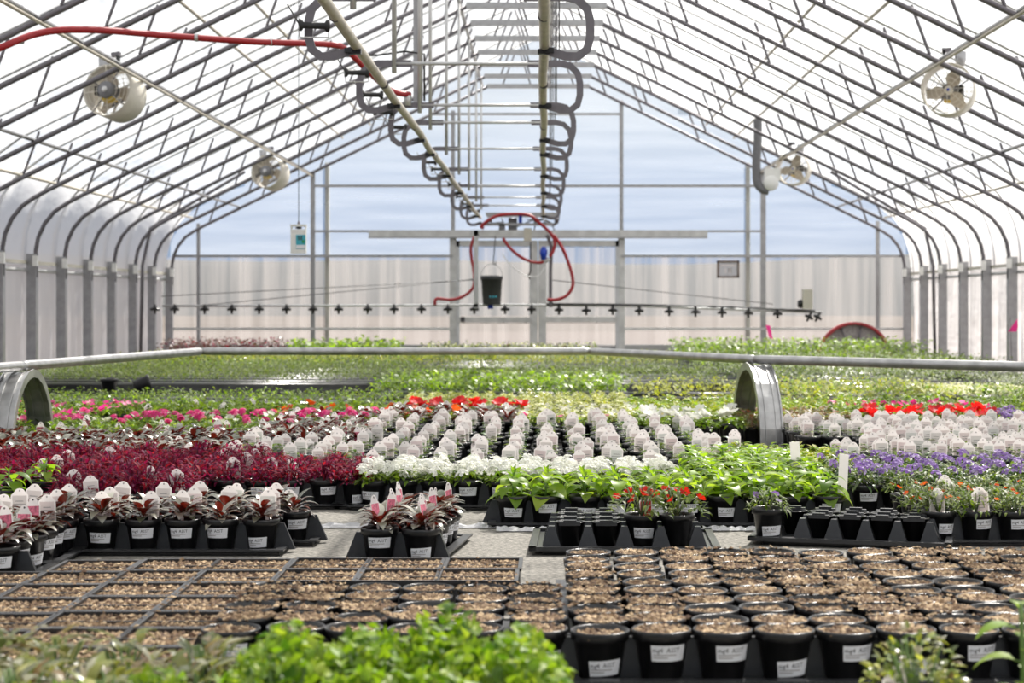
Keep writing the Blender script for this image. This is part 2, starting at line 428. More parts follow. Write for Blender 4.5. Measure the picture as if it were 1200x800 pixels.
for i, (x0, x1, mid) in enumerate(((535, 630, 374.5), (631, 725, 374))):
    d = MB(); d.box((ex(x0), YE-.075, .03), (ex(x0)+.05, YE-.035, DOORZ), 'alu'); d.box((ex(x1)-.05, YE-.075, .03), (ex(x1), YE-.035, DOORZ), 'alu')
    lw = 8 if i == 0 else 9
    if i == 0: d.box((ex(x1-9), YE-.08, .03), (ex(x1), YE-.03, DOORZ), 'galv_light')
    else: d.box((ex(x0), YE-.08, .03), (ex(x0+9), YE-.03, DOORZ), 'galv_light')
    d.box((ex(x0), YE-.075, DOORZ-.09), (ex(x1), YE-.035, DOORZ), 'galv_light'); d.box((ex(x0), YE-.075, .03), (ex(x1), YE-.035, .12), 'alu')
    do = struct('door_%d' % (i+1), d, 'sliding polycarbonate door leaf with %s post at the meeting edge' % ('right' if i == 0 else 'left'))
    do['label'] = ['grey framed polycarbonate sliding door behind the hanging bucket', 'grey framed polycarbonate sliding door behind the big hose loop'][i]
    mb = MB(); mb.box((ex(x0)+.02, YE-.085, ez(mid+3)), (ex(x1)-.02, YE-.03, ez(mid-3)), 'galv_light'); one('mid_rail', mb, do, False)
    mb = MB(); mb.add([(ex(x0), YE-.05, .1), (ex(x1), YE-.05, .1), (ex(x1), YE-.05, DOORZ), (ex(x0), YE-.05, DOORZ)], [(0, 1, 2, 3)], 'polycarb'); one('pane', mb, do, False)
    if i == 0:
        mb = MB(); mb.box((ex(540), YE-.1, ez(377)), (ex(545), YE-.085, ez(371)), 'dark_print'); one('latch', mb, do, False)
# front gable behind the camera, so the house is closed
mb = MB()
pts = [(-5.8, YF, .0)]+[(x, YF, z) for x, z in prof]+[(5.8, YF, .0)]
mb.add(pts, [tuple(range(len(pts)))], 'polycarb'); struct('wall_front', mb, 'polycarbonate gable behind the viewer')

# ------------------------------------------------------------------ trusses
def mirror(pts, s): return [(s*x, y, z) for x, y, z in pts]
ch = [(5.70, 0, 1.15), (5.70, 0, 1.45), (5.672, 0, 1.60), (5.60, 0, 1.76), (5.49, 0, 1.895), (5.36, 0, 1.985), (5.20, 0, zc(5.20)), (3, 0, zc(3)), (.78, 0, zc(.78))]
bow = [(5.85, 0, 1.3), (5.85, 0, 1.5), (5.83, 0, 1.68), (5.775, 0, 1.86), (5.685, 0, 2.045), (5.56, 0, 2.20), (5.40, 0, 2.32), (5.15, 0, zo(5.15)+.03), (2.5, 0, zo(2.5)+.03), (0, 0, zo(0)+.03)]
T = {}
for s_, k in ((-1, 'l'), (1, 'r')):
    mb = MB(); mb.tube(mirror(ch, s_), .024, 'galv_dark', 7); T['ch'+k] = mb.mesh('inner_chord')
    mb = MB(); mb.tube(mirror(bow, s_), .016, 'galv_light', 6); T['bow'+k] = mb.mesh('outer_bow')
    mb = MB()
    mb.box((s_*5.74-.055, -.045, 0), (s_*5.74+.055, -.03, 1.42), 'galv'); mb.box((s_*5.74-.055, -.03, 0), (s_*5.74-.03, .05, 1.42), 'galv'); mb.box((s_*5.74+.03, -.03, 0), (s_*5.74+.055, .05, 1.42), 'galv')
    T['post'+k] = mb.mesh('post', False)
    mb = MB(); mb.box((s_*5.69-.03, -.07, 1.28), (s_*5.69+.03, -.045, 1.40), 'white_plastic'); T['br'+k] = mb.mesh('bracket', False)
    for q, xb in enumerate((1.05, 1.62, 2.5, 3.4, 4.3, 5.12)):
        mb = MB(); xt = xb-.165
        mb.tube([(s_*xb, 0, zc(xb)), (s_*(xb-.01), 0, zc(xb)+.04), (s_*(xt+.01), 0, zo(xt)-.03), (s_*xt, 0, zo(xt)-.004)], [.006, .014, .014, .010], 'galv_dark', 6); T['w%s%d' % (k, q)] = mb.mesh('web')
mb = MB(); mb.box((-.80, -.03, 4.21), (.80, .03, 4.275), 'galv'); T['col'] = mb.mesh('collar_tie', False)
for q, (xa, xb) in enumerate(((-.55, -.35), (-.12, -.3), (.12, .3), (.55, .35))):
    mb = MB(); mb.tube([(xa, 0, 4.27), (xb, 0, zo(xb)-.04)], .012, 'galv_dark', 6); T['kw%d' % q] = mb.mesh('web')
for k in range(21):
    y = YE-.1-BAY*k if k else YE-.12
    o = thing('roof_truss', 'galvanised steel roof truss with bent eave and slanting webs on hat-channel posts', 'truss', (0, y, 0), 0, 'roof trusses along the greenhouse')
    names = [('chl', 'inner_chord'), ('chr', 'inner_chord'), ('bowl', 'outer_bow'), ('bowr', 'outer_bow'), ('postl', 'post'), ('postr', 'post'), ('brl', 'bracket'), ('brr', 'bracket'), ('col', 'collar_tie')]
    names += [('w%s%d' % (s_, q), 'web') for s_ in 'lr' for q in range(6)]+[('kw%d' % q, 'web') for q in range(4)]
    for key, nm in names: link(nm, T[key], o)
def longpipe(name, x, z, r, mat, label, group, y0=YF, y1=YE-.05):
    mb = MB(); mb.tube([(x, y0, z), (x, (y0+y1)/2, z), (x, y1, z)], r, mat, 7)
    return tag(one(name, mb), label, 'pipe', group)
for s_ in (-1, 1):
    longpipe('purlin', s_*(3.58 if s_ < 0 else 3.50), zc(3.58 if s_ < 0 else 3.50)+.045, .022, 'galv', 'steel purlin lying on the trusses above the hanging fans', 'fan purlins')
    longpipe('conduit', s_*(3.52 if s_ < 0 else 3.44), zc(3.52 if s_ < 0 else 3.44)-.045, .014, 'pipe_tan', 'thin tan cable conduit running under the fan purlin', 'conduits')
    longpipe('eave_purlin', s_*4.67, zc(4.67)+.04, .019, 'galv', 'steel purlin halfway between fans and eave', 'lower purlins')
    longpipe('film_purlin', s_*3.05, zo(3.05)-.06, .016, 'pipe_tan', 'tan roof purlin tight under the film, lower of the two near the ridge', 'film purlins')
    longpipe('film_purlin', s_*2.62, zo(2.62)-.06, .016, 'pipe_tan', 'tan roof purlin tight under the film, upper of the two near the ridge', 'upper film purlins')
    longpipe('hip_purlin', s_*5.40, 2.20, .017, 'pipe_tan', 'tan purlin at the bend of the eave under the film', 'hip purlins')
    mb = MB(); mb.box((s_*5.80-.012, YF, 1.305), (s_*5.80+.012, YE-.05, 1.345), 'cream_box'); tag(one('film_track', mb, None, False), 'pale film locking track along the top of the side curtain', 'rail', 'film tracks')
    longpipe('side_pipe', s_*5.81, 1.235, .022, 'galv_light', 'galvanised roll pipe just below the pale film track', 'side pipes')
    mb = MB()
    mb.tube([(s_*5.62, 24.7, 0), (s_*5.60, 24.75, 1.4), (s_*5.52, 24.9, 1.93), (s_*5.2, 25.0, 2.15), (s_*4.2, 25.05, 2.75)], .024, 'galv_dark', 7)
    tag(one('wind_brace', mb), 'steel brace pipe rising from the ground and bending along the roof', 'brace', 'wind braces near the end wall')

# ------------------------------------------------------------------ overhead boom track
XL, XR, ZR, ZT = -.86, .075, 2.125, 2.36
for x, lb, nm in ((XL, 'tan steel boom rail carrying the spools with hoses', 'a'), (XR, 'tan steel boom rail without spools', 'b')):
    mb = MB(); pts = [(x+.006*math.sin(i*1.7), 3+i*22.8/20, ZR+.008*math.sin(i*2.3)) for i in range(21)]
    mb.tube(pts, .026, 'pipe_tan', 10)
    for i in range(4, 20, 2): mb.tube([(x, 3+i*1.2, ZR), (x, 3.03+i*1.2, ZR)], .028, 'galv_dark', 10)
    tag(one('boom_rail', mb), lb, 'rail')
def hookpath(x, s_):
    p = [(x-s_*.10, ZT), (x+s_*.11, ZT), (x+s_*.17, ZT-.015), (x+s_*.215, ZT-.06), (x+s_*.23, ZT-.12), (x+s_*.23, ZT-.20), (x+s_*.215, ZT-.26), (x+s_*.17, ZT-.295), (x+s_*.11, ZT-.295), (x+s_*.01, ZT-.265)]
    return [(a, 0, b_) for a, b_ in p]
HK = {}
for s_, x in ((-1, XL), (1, XR)):
    mb = MB(); mb.ribbon(hookpath(x, s_), .042, .014, 'galv_dark'); HK[s_] = mb.mesh('hook', False)
    mb = MB(); mb.box((x-.03, -.02, ZR-.05), (x+.03, .02, ZR-.025), 'black_plastic'); mb.box((x+s_*.01, -.03, ZR-.045), (x+s_*.05, .03, ZR-.02), 'black_plastic'); HK['c%d' % s_] = mb.mesh('clamp', False)
mb = MB(); mb.tube([(XL, 0, ZT), (XR, 0, ZT)], .012, 'galv_light', 7); HK['tie'] = mb.mesh('tie_bar')
mb = MB(); mb.tube([(XL-.01, 0, ZT-.06), (XL-.01, 0, 4.22)], .016, 'galv_light', 7); HK['rod'] = mb.mesh('hanger_rod')
mb = MB(); mb.tube([(XR+.10, 0, ZT), (XR+.10, 0, 4.22)], .004, 'wire', 5); HK['wire'] = mb.mesh('hanger_wire')
TIES = (6.2, 8.66, 11.05, 13.34, 14.6, 17.04, 19.6, 22.3, 24.7, 26.7)
for y in TIES:
    o = thing('track_hanger', 'tie bar with two grey C-shaped hooks holding both boom rails', 'hanger', (0, y, 0), 0, 'boom track hangers')
    link('hook', HK[-1], o); link('hook', HK[1], o); link('clamp', HK['c-1'], o); link('clamp', HK['c1'], o); link('tie_bar', HK['tie'], o); link('hanger_rod', HK['rod'], o); link('hanger_wire', HK['wire'], o)
for x in (XL-.01, XR+.1):
    longpipe('hanger_pipe', x, 4.245, .022, 'galv_light', 'lengthwise pipe under the collar ties holding the track hangers', 'hanger pipes', 3)
# hose spools riding on the left hooks
mb = MB(); mb.lathe([(.0, -.075), (.03, -.075), (.03, -.06), (.016, -.052), (.016, .052), (.03, .06), (.03, .075), (.0, .075)], 'black_rubber', 10, axis='X'); SPO = mb.mesh('roller')
mb = MB(); mb.tube([(-.075, 0, 0), (-.07, 0, -.06), (.07, 0, -.055), (.08, 0, .05)], .004, 'galv_light', 5); mb.tube([(-.07, 0, 0), (-.13, 0, .10)], .004, 'wire', 5); SPB = mb.mesh('wire_bracket')
for px, py, y in ((368, 30, 8.6), (418, 85, 10.8), (436, 111, 12.1), (449, 131, 13.3), (466, 149, 14.6), (503, 190, 18.2), (513, 198, 19.2), (520, 207, 20.2), (532, 216, 21.4), (541, 230, 22.6), (548, 239, 23.6), (556, 247, 24.8)):
    p = at(px, py, y); o = thing('hose_spool', 'black hose roller spool hung beside the boom rail', 'roller', p, .25, 'hose spools on the boom rail')
    link('roller', SPO, o); link('wire_bracket', SPB, o)
# feed post with coupling
o = thing('feed_post', 'square galvanised drop post with black cable beside hose coupling', 'post', at(490, 122, 13.4))
mb = MB(); mb.box((-.035, -.03, 0), (.035, .03, 1.95), 'galv'); one('post', mb, o, False)
mb = MB(); mb.tube([(.05, -.035, .02), (.05, -.035, .38), (-.1, -.035, .40), (-.3, -.04, .37), (-.55, -.04, .36)], .008, 'black_rubber', 6); one('cable', mb, o)
mb = MB(); mb.lathe([(.0, -.04), (.03, -.04), (.03, .03), (.022, .05), (.0, .05)], 'galv_light', 10, (-.075, -.06, .02)); one('coupling', mb, o)
hp = [at(-60, 82, 11.2), at(0, 56, 11.2), at(50, 38, 11.4), at(110, 35, 11.6), at(200, 42, 12), at(300, 49, 12.3), at(385, 52, 12.6), at(405, 58, 12.8), at(430, 82, 13), at(458, 106, 13.2), at(480, 111, 13.35)]
mb = MB(); mb.tube(spline(hp, 7), .023, 'hose_red', 9)
for q in (1.5, 4.3, 5.2, 5.8):
    i = int(q); p = hp[i].lerp(hp[i+1], q-i); mb.lathe([(.027, -.012), (.027, .012)], 'galv_light', 10, p, axis='X')
tag(one('supply_hose', mb), 'long red supply hose swinging across under the roof', 'hose')

# ------------------------------------------------------------------ fans
def fan_parts():
    P = {}
    mb = MB(); mb.lathe([(.225, -.15), (.232, -.15), (.232, .15), (.225, .15), (.225, -.15)], 'fan_white', 32, axis='Y'); P['shroud'] = mb.mesh('shroud')
    mb = MB()
    for y in (-.152, .152):
        for r_ in (.06, .10, .14, .18, .215): mb.tube([(r_*math.cos(a*PI/14), y, r_*math.sin(a*PI/14)) for a in range(29)], .0022, 'fan_white', 4, False)
        for a in range(8): mb.tube([(.03*math.cos(a*PI/4), y, .03*math.sin(a*PI/4)), (.228*math.cos(a*PI/4), y, .228*math.sin(a*PI/4))], .0028, 'fan_white', 4)
    P['guard'] = mb.mesh('guard')
    mb = MB(); vs = []; fs = []
    for i in range(6):
        r_ = .035+.17*i/5; h = (.18+.42*math.sin(PI*min(1, (i+1)/5.2)))*1.05
        for k in range(5):
            a = -h+2*h*k/4; vs.append((r_*math.sin(a), .05*math.sin(a*1.1)+.006, r_*math.cos(a)))
    for i in range(5):
        for k in range(4): fs.append((i*5+k, i*5+5+k, i*5+6+k, i*5+1+k))
    mb.add(vs, fs, 'fan_blade'); P['blade'] = mb.mesh('blade')
    mb = MB(); mb.lathe([(.0, -.07), (.028, -.068), (.038, -.055), (.038, .0)], 'fan_white', 16, axis='Y'); mb.lathe([(.0, -.0745), (.012, -.074), (.014, -.068)], 'blue_plastic', 10, axis='Y'); P['hub'] = mb.mesh('hub')
    mb = MB(); mb.lathe([(.0, .19), (.07, .185), (.078, .165), (.078, .05), (.06, .03), (.0, .03)], 'motor_grey', 20, axis='Y'); mb.lathe([(.0, .195), (.025, .194), (.028, .185)], 'galv_light', 12, axis='Y')
    mb.box((.05, .06, -.03), (.12, .15, .05), 'black_plastic'); mb.box((-.05, .05, -.095), (.05, .15, -.065), 'motor_yellow')
    for a in (.6, 2.2, 3.9, 5.4): mb.tube([(.05*math.cos(a), .13, .05*math.sin(a)), (.226*math.cos(a), .14, .226*math.sin(a))], .006, 'galv_dark', 5)
    P['motor'] = mb.mesh('motor')
    mb = MB(); mb.box((-.05, -.02, .222), (-.03, .02, .36), 'black_plastic'); mb.box((-.06, -.02, .34), (.02, .02, .38), 'galv_dark'); P['bracket'] = mb.mesh('bracket', False)
    mb = MB(); mb.lathe([(.0, .21), (.035, .21), (.05, .27), (.05, .34), (.0, .35)], 'galv', 12, (.10, .0, .0)); P['box'] = mb.mesh('junction_box')
    return P
FP = fan_parts()
for px, py, y, face, rx, lab in ((135, 110, 15.6, 1, 0, 'round white air fan with grey motor showing, under the red hose'), (317, 203, 24.7, 1, 0, 'round white air fan with grey motor showing, beside the end wall'),
                         (1112, 106, 15.6, 0, 0, 'round white air fan with blue hub and tan blades, away from the blower'), (930, 198, 24.7, 0, 0, 'round white air fan with blue hub, near the white blower')):
    p = at(px, py, y)
    o = thing('air_fan', lab, 'fan', p, (PI-.25 if face else -.33))
    if face: o.rotation_euler = (.12, .10, PI-.27)
    link('shroud', FP['shroud'], o); link('guard', FP['guard'], o); link('hub', FP['hub'], o); link('motor', FP['motor'], o); link('bracket', FP['bracket'], o); link('junction_box', FP['box'], o)
    for k in range(3): link('blade', FP['blade'], o, rot=(0, k*2*PI/3+.35, 0))

# ------------------------------------------------------------------ boom cart, hoses, bucket (hang at the far end)
YB = 25.6; SB = FPX/YB
def bp_(x, y, dy=0.): return at(x, y, YB)+Vector((0, dy, 0))
def barpx(mb, x0, y0, x1, y1, d0, d1, mat):
    a = bp_(x0, y1); c = bp_(x1, y0); mb.box((a.x, YB+d0, a.z), (c.x, YB+d1, c.z), mat)
cart = thing('boom_cart', 'grey boom carriage riding under the rails at the far end', 'cart', bp_(605, 280))
def cpart(name, mb, smooth=False):
    o_ = one(name, mb, None, smooth); o_.parent = cart; o_.matrix_parent_inverse = Matrix.Translation(-cart.location); return o_
mb = MB(); barpx(mb, 570, 250, 655, 253.5, -.25, -.18, 'galv'); barpx(mb, 570, 250, 655, 253.5, .18, .25, 'galv'); barpx(mb, 568, 262, 648, 265, -.2, -.15, 'galv'); cpart('upper_frame', mb)
mb = MB(); barpx(mb, 556, 270.5, 641, 277, -.22, -.16, 'galv_light'); barpx(mb, 556, 270.5, 561, 360, -.22, -.17, 'galv_light'); barpx(mb, 556, 356, 561, 361, -.22, .02, 'galv_light'); cpart('left_frame', mb)
mb = MB(); mb.ribbon([bp_(636, 272, -.19), bp_(642, 278, -.19), bp_(646, 290, -.19), bp_(645, 320, -.19), bp_(645, 358, -.19)], .05, .05, 'galv_dark'); barpx(mb, 643, 354, 648, 360, -.2, .02, 'galv_dark'); cpart('right_frame', mb)
for px in (574, 600, 628, 652):
    mb = MB(); mb.lathe([(0, -.03), (.05, -.03), (.03, 0), (.05, .03), (0, .03)], 'galv_dark', 12, bp_(px, 258), axis='X'); cpart('wheel', mb, True)
mb = MB(); barpx(mb, 596, 256, 606, 270, -.16, .1, 'motor_grey'); barpx(mb, 614, 268, 623, 283, -.24, -.1, 'cream_box'); barpx(mb, 608, 251, 612, 262, -.25, -.1, 'blue_plastic'); barpx(mb, 585, 263, 592, 272, -.2, .0, 'motor_grey'); cpart('drive_unit', mb)
mb = MB()
for a, b_ in (((575, 262), (600, 266)), ((588, 256), (592, 272)), ((618, 258), (650, 263)), ((630, 255), (626, 270)), ((640, 258), (650, 270)), ((606, 266), (640, 258))):
    mb.tube([bp_(*a, -.12), bp_((a[0]+b_[0])/2, (a[1]+b_[1])/2-3, -.14), bp_(*b_, -.12)], .009, 'wire', 5)
cpart('cable', mb, True)
def hose(pts, r, label, mat='hose_red', d=-.3):
    mb = MB(); mb.tube(spline([bp_(x, y, d) for x, y in pts], 6), r, mat, 8); return tag(one('red_hose', mb), label, 'hose')
hose([(568, 268), (565, 266), (575, 258), (588, 253), (610, 252), (622, 254), (632, 262), (645, 274), (650, 285), (648, 295), (644, 301)], .024, 'red hose looping over the boom carriage to the blue filter')
hose([(556, 277), (552, 290), (553, 305), (555, 315), (555, 335), (545, 346), (530, 351), (512, 350), (510, 357)], .022, 'red hose hanging beside the carriage post down to the boom', d=-.03)
hose([(590, 280), (597, 290), (608, 300), (620, 306), (634, 308), (640, 302)], .022, 'short red hose sagging under the carriage to the blue filter', d=-.27)
hose([(648, 276), (658, 290), (667, 312), (671, 333), (664, 346), (652, 351), (641, 351)], .024, 'long red hose loop at the side of the carriage')
mb = MB(); mb.tube(spline([bp_(589, 298, -.3), bp_(600, 312, -.32), bp_(616, 323, -.32), bp_(630, 324, -.32), bp_(638, 314, -.32)], 5), .007, 'white_wire', 6); tag(one('clear_tube', mb), 'thin white dosing tube drooping below the carriage', 'tube')
o = thing('blue_filter', 'blue water filter on the hose under the carriage', 'filter', bp_(637, 300, -.28))
mb = MB(); mb.lathe([(0, -.06), (.035, -.06), (.045, 0), (.055, .02), (.055, .08), (.035, .1), (.03, .13), (0, .13)], 'blue_plastic', 12); one('body', mb, o)
mb = MB(); mb.tube([(-.02, 0, -.05), (.05, 0, -.08), (.08, 0, -.04)], .028, 'galv_light', 8); one('elbow', mb, o)
mb = MB(); mb.tube([bp_(622, 284, -.2), bp_(622, 318, -.2), bp_(620, 322, -.2), bp_(621, 327, -.2)], .014, 'wire', 6); tag(one('dangling_cable', mb), 'black cable dangling from the carriage to the door post', 'cable')
o = thing('bucket', 'dark grey bucket hanging from the carriage by a hook', 'bucket', bp_(577, 357, -.35))
mb = MB(); mb.lathe([(0, 0), (.125, 0), (.13, .01), (.152, .36), (.163, .36), (.163, .40), (.155, .42), (.145, .42), (.13, .03), (0, .03)], 'bucket_grey', 24); one('body', mb, o)
mb = MB(); mb.tube([(.16*math.cos(a), 0, .40+.19*math.sin(a)) for a in [PI*i/12 for i in range(13)]], .005, 'galv_light', 6); one('handle', mb, o)
mb = MB(); mb.tube([(.05, .16, 1.06), (.05, .16, 1.0), (.03, .02, .70), (.02, 0, .60), (.05, 0, .58), (.065, 0, .62)], .008, 'wire', 6); one('hanging_hook', mb, o)
mb = MB(); mb.box((-.06, -.02, -.06), (.02, .06, .005), 'blue_plastic'); one('valve', mb, o)
mb = MB()
for i, wd in enumerate((.018, .024, .016, .02)): mb.box((-.025+i*.028, -.1415+.006, .10), (-.025+i*.028+wd, -.1315, .13), 'teal_print')
one('print', mb, o)
# spray boom
boom = thing('spray_boom', 'long galvanised spray boom with black nozzles across the far end', 'boom', bp_(600, 358))
def bm(name, mb, parent=boom, smooth=True):
    o_ = one(name, mb, None, smooth); o_.parent = parent; o_.matrix_parent_inverse = Matrix.Translation(-boom.location); return o_
mb = MB(); mb.tube([bp_(190, 358.5), bp_(420, 358), bp_(600, 357.2), bp_(760, 359), bp_(963, 366)], .017, 'galv_light', 8); bm('boom_pipe', mb)
mb = MB(); mb.tube([bp_(640, 356, -.03), bp_(760, 357, -.03), bp_(860, 360, -.03), bp_(955, 364, -.03)], .014, 'black_rubber', 6); bm('air_line', mb)
mb = MB(); mb.lathe([(0, -.075), (.018, -.07), (.018, -.02), (.04, -.015), (.04, .02), (.02, .03), (.02, .07), (0, .07)], 'black_plastic', 8); mb.tube([(-.065, 0, -.005), (.065, 0, -.005)], .02, 'black_plastic', 6); NZ = mb.mesh('nozzle')
for px in (182, 205, 240, 272, 304, 336, 367, 397, 431, 462, 494, 525, 556, 592, 623, 655, 687, 718, 749, 784, 815, 846, 877, 911, 948, 958):
    py = 358 if px < 620 else 358+(px-620)*.022
    py = py+4 if px < 700 else py+3
    if px > 940: py += 3
    p = bp_(px, py, -.02)-boom.location; link('nozzle', NZ, boom, p, (0, .5 if px > 940 else 0, 0))
for a, c in (((556, 328), (190, 347)), ((645, 328), (905, 356)), ((556, 327), (235, 358))):
    mb = MB(); mb.tube([bp_(*a, -.1), bp_(*c, -.05)], .006, 'wire', 5); bm('stay_wire', mb)
mb = MB(); barpx(mb, 940, 339, 951, 362, -.1, .05, 'cream_box'); bm('sensor_box', mb, smooth=False)
mb = MB(); mb.lathe([(0, -.04), (.05, -.04), (.07, 0), (.05, .04), (0, .04)], 'black_plastic', 10, bp_(938, 356), axis='X'); bm('knob', mb)

# ------------------------------------------------------------------ small hung things by the end wall
o = thing('insect_trap', 'white hanging insect trap box with blue label on a thin cord', 'trap', at(350, 297, 15.5))
mb = MB(); mb.box((-.068, -.03, 0), (.068, .03, .215), 'white_plastic'); mb.box((-.068, -.03, .215), (-.058, .03, .25), 'white_plastic'); mb.box((.058, -.03, .215), (.068, .03, .25), 'white_plastic'); mb.box((-.07, -.035, .238), (.07, .035, .258), 'white_plastic'); one('housing', mb, o, False)
mb = MB(); mb.lathe([(0, .005), (.03, .01), (.033, .018), (0, .03)], 'black_plastic', 14, (0, 0, .212)); one('dome', mb, o)
lb = MB(); lb.box((-.02, -.0325, .04), (.066, -.0305, .165), 'teal_print'); lbo = one('label_plate', lb, o, False)
mb = MB(); mb.box((-.018, -.034, .045), (.064, -.0328, .075), 'sticker'); mb.box((.0, -.034, .115), (.008, -.0328, .155), 'dark_print'); mb.box((.026, -.034, .115), (.034, -.0328, .155), 'dark_print')
mb.add([(.008, -.034, .155), (.017, -.034, .128), (.026, -.034, .155), (.026, -.034, .142), (.017, -.034, .115), (.008, -.034, .142)], [(0, 5, 4, 1), (1, 4, 3, 2)], 'dark_print')
mb.lathe([(0, .001), (.012, .001), (.014, 0)], 'green_print', 10, (.046, -.0345, .105), axis='Y'); one('print', mb, lbo, False)
mb = MB(); mb.tube([(0, 0, .26), (0, 0, 3.2)], .0035, 'wire', 5); mb.lathe([(0, .258), (.012, .26), (.008, .285), (0, .285)], 'galv_dark', 8); one('cord', mb, o)
o = thing('notice_board', 'small dark framed sign on the end wall panel', 'sign', Vector((ex(852.5), YE-.09, ez(315.5))))
fw, fh = 13/S_E, 10.2/S_E
mb = MB()
for lo, hi in (((-fw, -fh), (fw, -fh+.03)), ((-fw, fh-.03), (fw, fh)), ((-fw, -fh), (-fw+.03, fh)), ((fw-.03, -fh), (fw, fh))): mb.box((lo[0], -.02, lo[1]), (hi[0], .02, hi[1]), 'sign_frame')
one('frame', mb, o, False)
mb = MB(); mb.box((-fw+.01, -.005, -fh+.01), (fw-.01, .01, fh-.01), 'sign_face'); fc = one('face', mb, o, False)
mb = MB(); mb.box((-.12, -.008, .045), (.12, -.0055, .075), 'sign_text'); mb.box((-.05, -.008, -.07), (-.025, -.0055, .02), 'sign_text')
mb.box((.0, -.008, -.07), (.02, -.0055, .01), 'sign_text'); mb.box((.035, -.008, -.07), (.055, -.0055, .01), 'sign_text'); mb.box((.0, -.008, -.01), (.055, -.0055, .01), 'sign_text'); mb.box((.0, -.008, -.045), (.055, -.0055, -.03), 'sign_text'); one('print', mb, fc, False)
o = thing('inflation_blower', 'white film inflation blower with bent grey duct at the end wall', 'blower', at(888, 222, 24.2))
mb = MB(); mb.tube(spline([(.0, 0, .98), (.0, 0, .7), (-.02, -.02, .35), (-.01, -.04, .1), (.06, -.06, .0), (.14, -.06, -.02)], 5), .06, 'duct_grey', 12); one('duct', mb, o)
mb = MB(); mb.lathe([(0, -.06), (.10, -.06), (.105, -.05), (.105, .05), (.10, .06), (0, .06)], 'white_plastic', 20, (.17, -.08, .08), axis='Y'); one('housing', mb, o)
mb = MB(); mb.box((.08, -.12, .12), (.30, .0, .29), 'white_plastic'); one('cover', mb, o, False)
# red-rimmed wheel
o = thing('spoked_wheel', 'big red rimmed steel wheel standing by the end wall', 'wheel', at(1001, 421, 26.2))
R_ = .565
mb = MB(); mb.lathe([(R_-.045, -.05), (R_, -.05), (R_, .05), (R_-.045, .05)], 'wheel_red', 40, axis='Y', closed=True); one('rim', mb, o)
mb = MB(); mb.lathe([(.0, .02), (R_-.04, .03)], 'wheel_disc', 40, axis='Y'); one('disc', mb, o)
mb = MB(); mb.lathe([(0, -.08), (.1, -.08), (.11, .02)], 'wheel_disc', 20, axis='Y'); one('hub', mb, o)
for k in range(10):
    a = k*PI/5+.1; mb = MB(); mb.tube([(.08*math.cos(a), -.03, .08*math.sin(a)), ((R_-.03)*math.cos(a), -.01, (R_-.03)*math.sin(a))], .014 if k % 5 else .024, 'galv_dark', 6); one('spoke', mb, o)
for k, (px, py, y, lab) in enumerate(((900, 389, 21.5, 'pink marker flag on a wire in front of the end wall'), (1187, 383, 19.0, 'pink marker flag on a wire in front of the side curtain'))):
    o = thing('marker_flag', lab, 'flag', at(px, py, y)); p = o.location
    mb = MB(); mb.tube([(-.03, 0, .1), (0, 0, -p.z+.02)], .003, 'wire', 5); one('stake', mb, o)
    mb = MB()
    if k == 0: mb.add([(-.03, 0, .09), (.03, .02, .08), (.06, 0, -.09), (.01, -.02, -.06)], [(0, 1, 2, 3)], 'flag_pink')
    else: mb.add([(.05, 0, .09), (-.05, .02, -.05), (.04, 0, -.05), (.055, 0, .0)], [(0, 1, 2, 3)], 'flag_pink')
    one('flag', mb, o, False)

# ------------------------------------------------------------------ low hoop rail in the bed
def hp3(x, y, Zp=.5):
    Y = FPX*(EYE-Zp)/(y-358); return at(x, y, Y)
o = thing('hoop_rail', 'galvanised pipe joined of several lengths running low across the plant bed', 'pipe', hp3(600, 411))
pp = [hp3(-90, 438), hp3(25, 428.5), hp3(235, 411.5), hp3(693, 411.5), hp3(885, 421), hp3(1290, 432)]
for a, c in zip(pp, pp[1:]):
    d = (c-a).normalized(); mb = MB(); mb.tube([a-o.location, a+d*.05-o.location, c-d*.05-o.location, c-o.location], [.024, .028, .028, .024], 'hoop_metal', 12); one('pipe_length', mb, o)
for x, y, dx, lab in ((25, 428.5, -.02, 'bent hat-channel metal hoop at the end of the low rail beside pink flowers'), (887, 421, -.03, 'bent hat-channel metal hoop beside the white petunias')):
    c = hp3(x, y); R_ = .46
    o2 = thing('channel_hoop', lab, 'hoop', Vector((c.x, c.y, 0)))
    path = [(0, -R_, 0.)] if False else []
    for i in range(-2, 17):
        a = PI*i/14; a = min(max(a, 0), PI); zz = R_*math.sin(a)
        if i < 0: zz = i*.02
        if i > 14: zz = (14-i)*.02
        path.append(Vector((dx*math.cos(a), R_*math.cos(a), zz)))
    ax = Vector((R_, -dx, 0)).normalized()
    mb = MB(); mb.ribbon(path, .012, .13, 'hoop_metal', ax); one('web_plate', mb, o2, False)
    for sg in (-1, 1):
        mb = MB(); mb.ribbon([p+ax*sg*.065*1. for p in path], .045, .008, 'hoop_metal', ax); one('flange', mb, o2, False)
        mb = MB(); mb.ribbon([p*1.0+ax*sg*.03 for p in path], .03, .006, 'hoop_metal', ax); one('rib', mb, o2, False)

# PLANTS

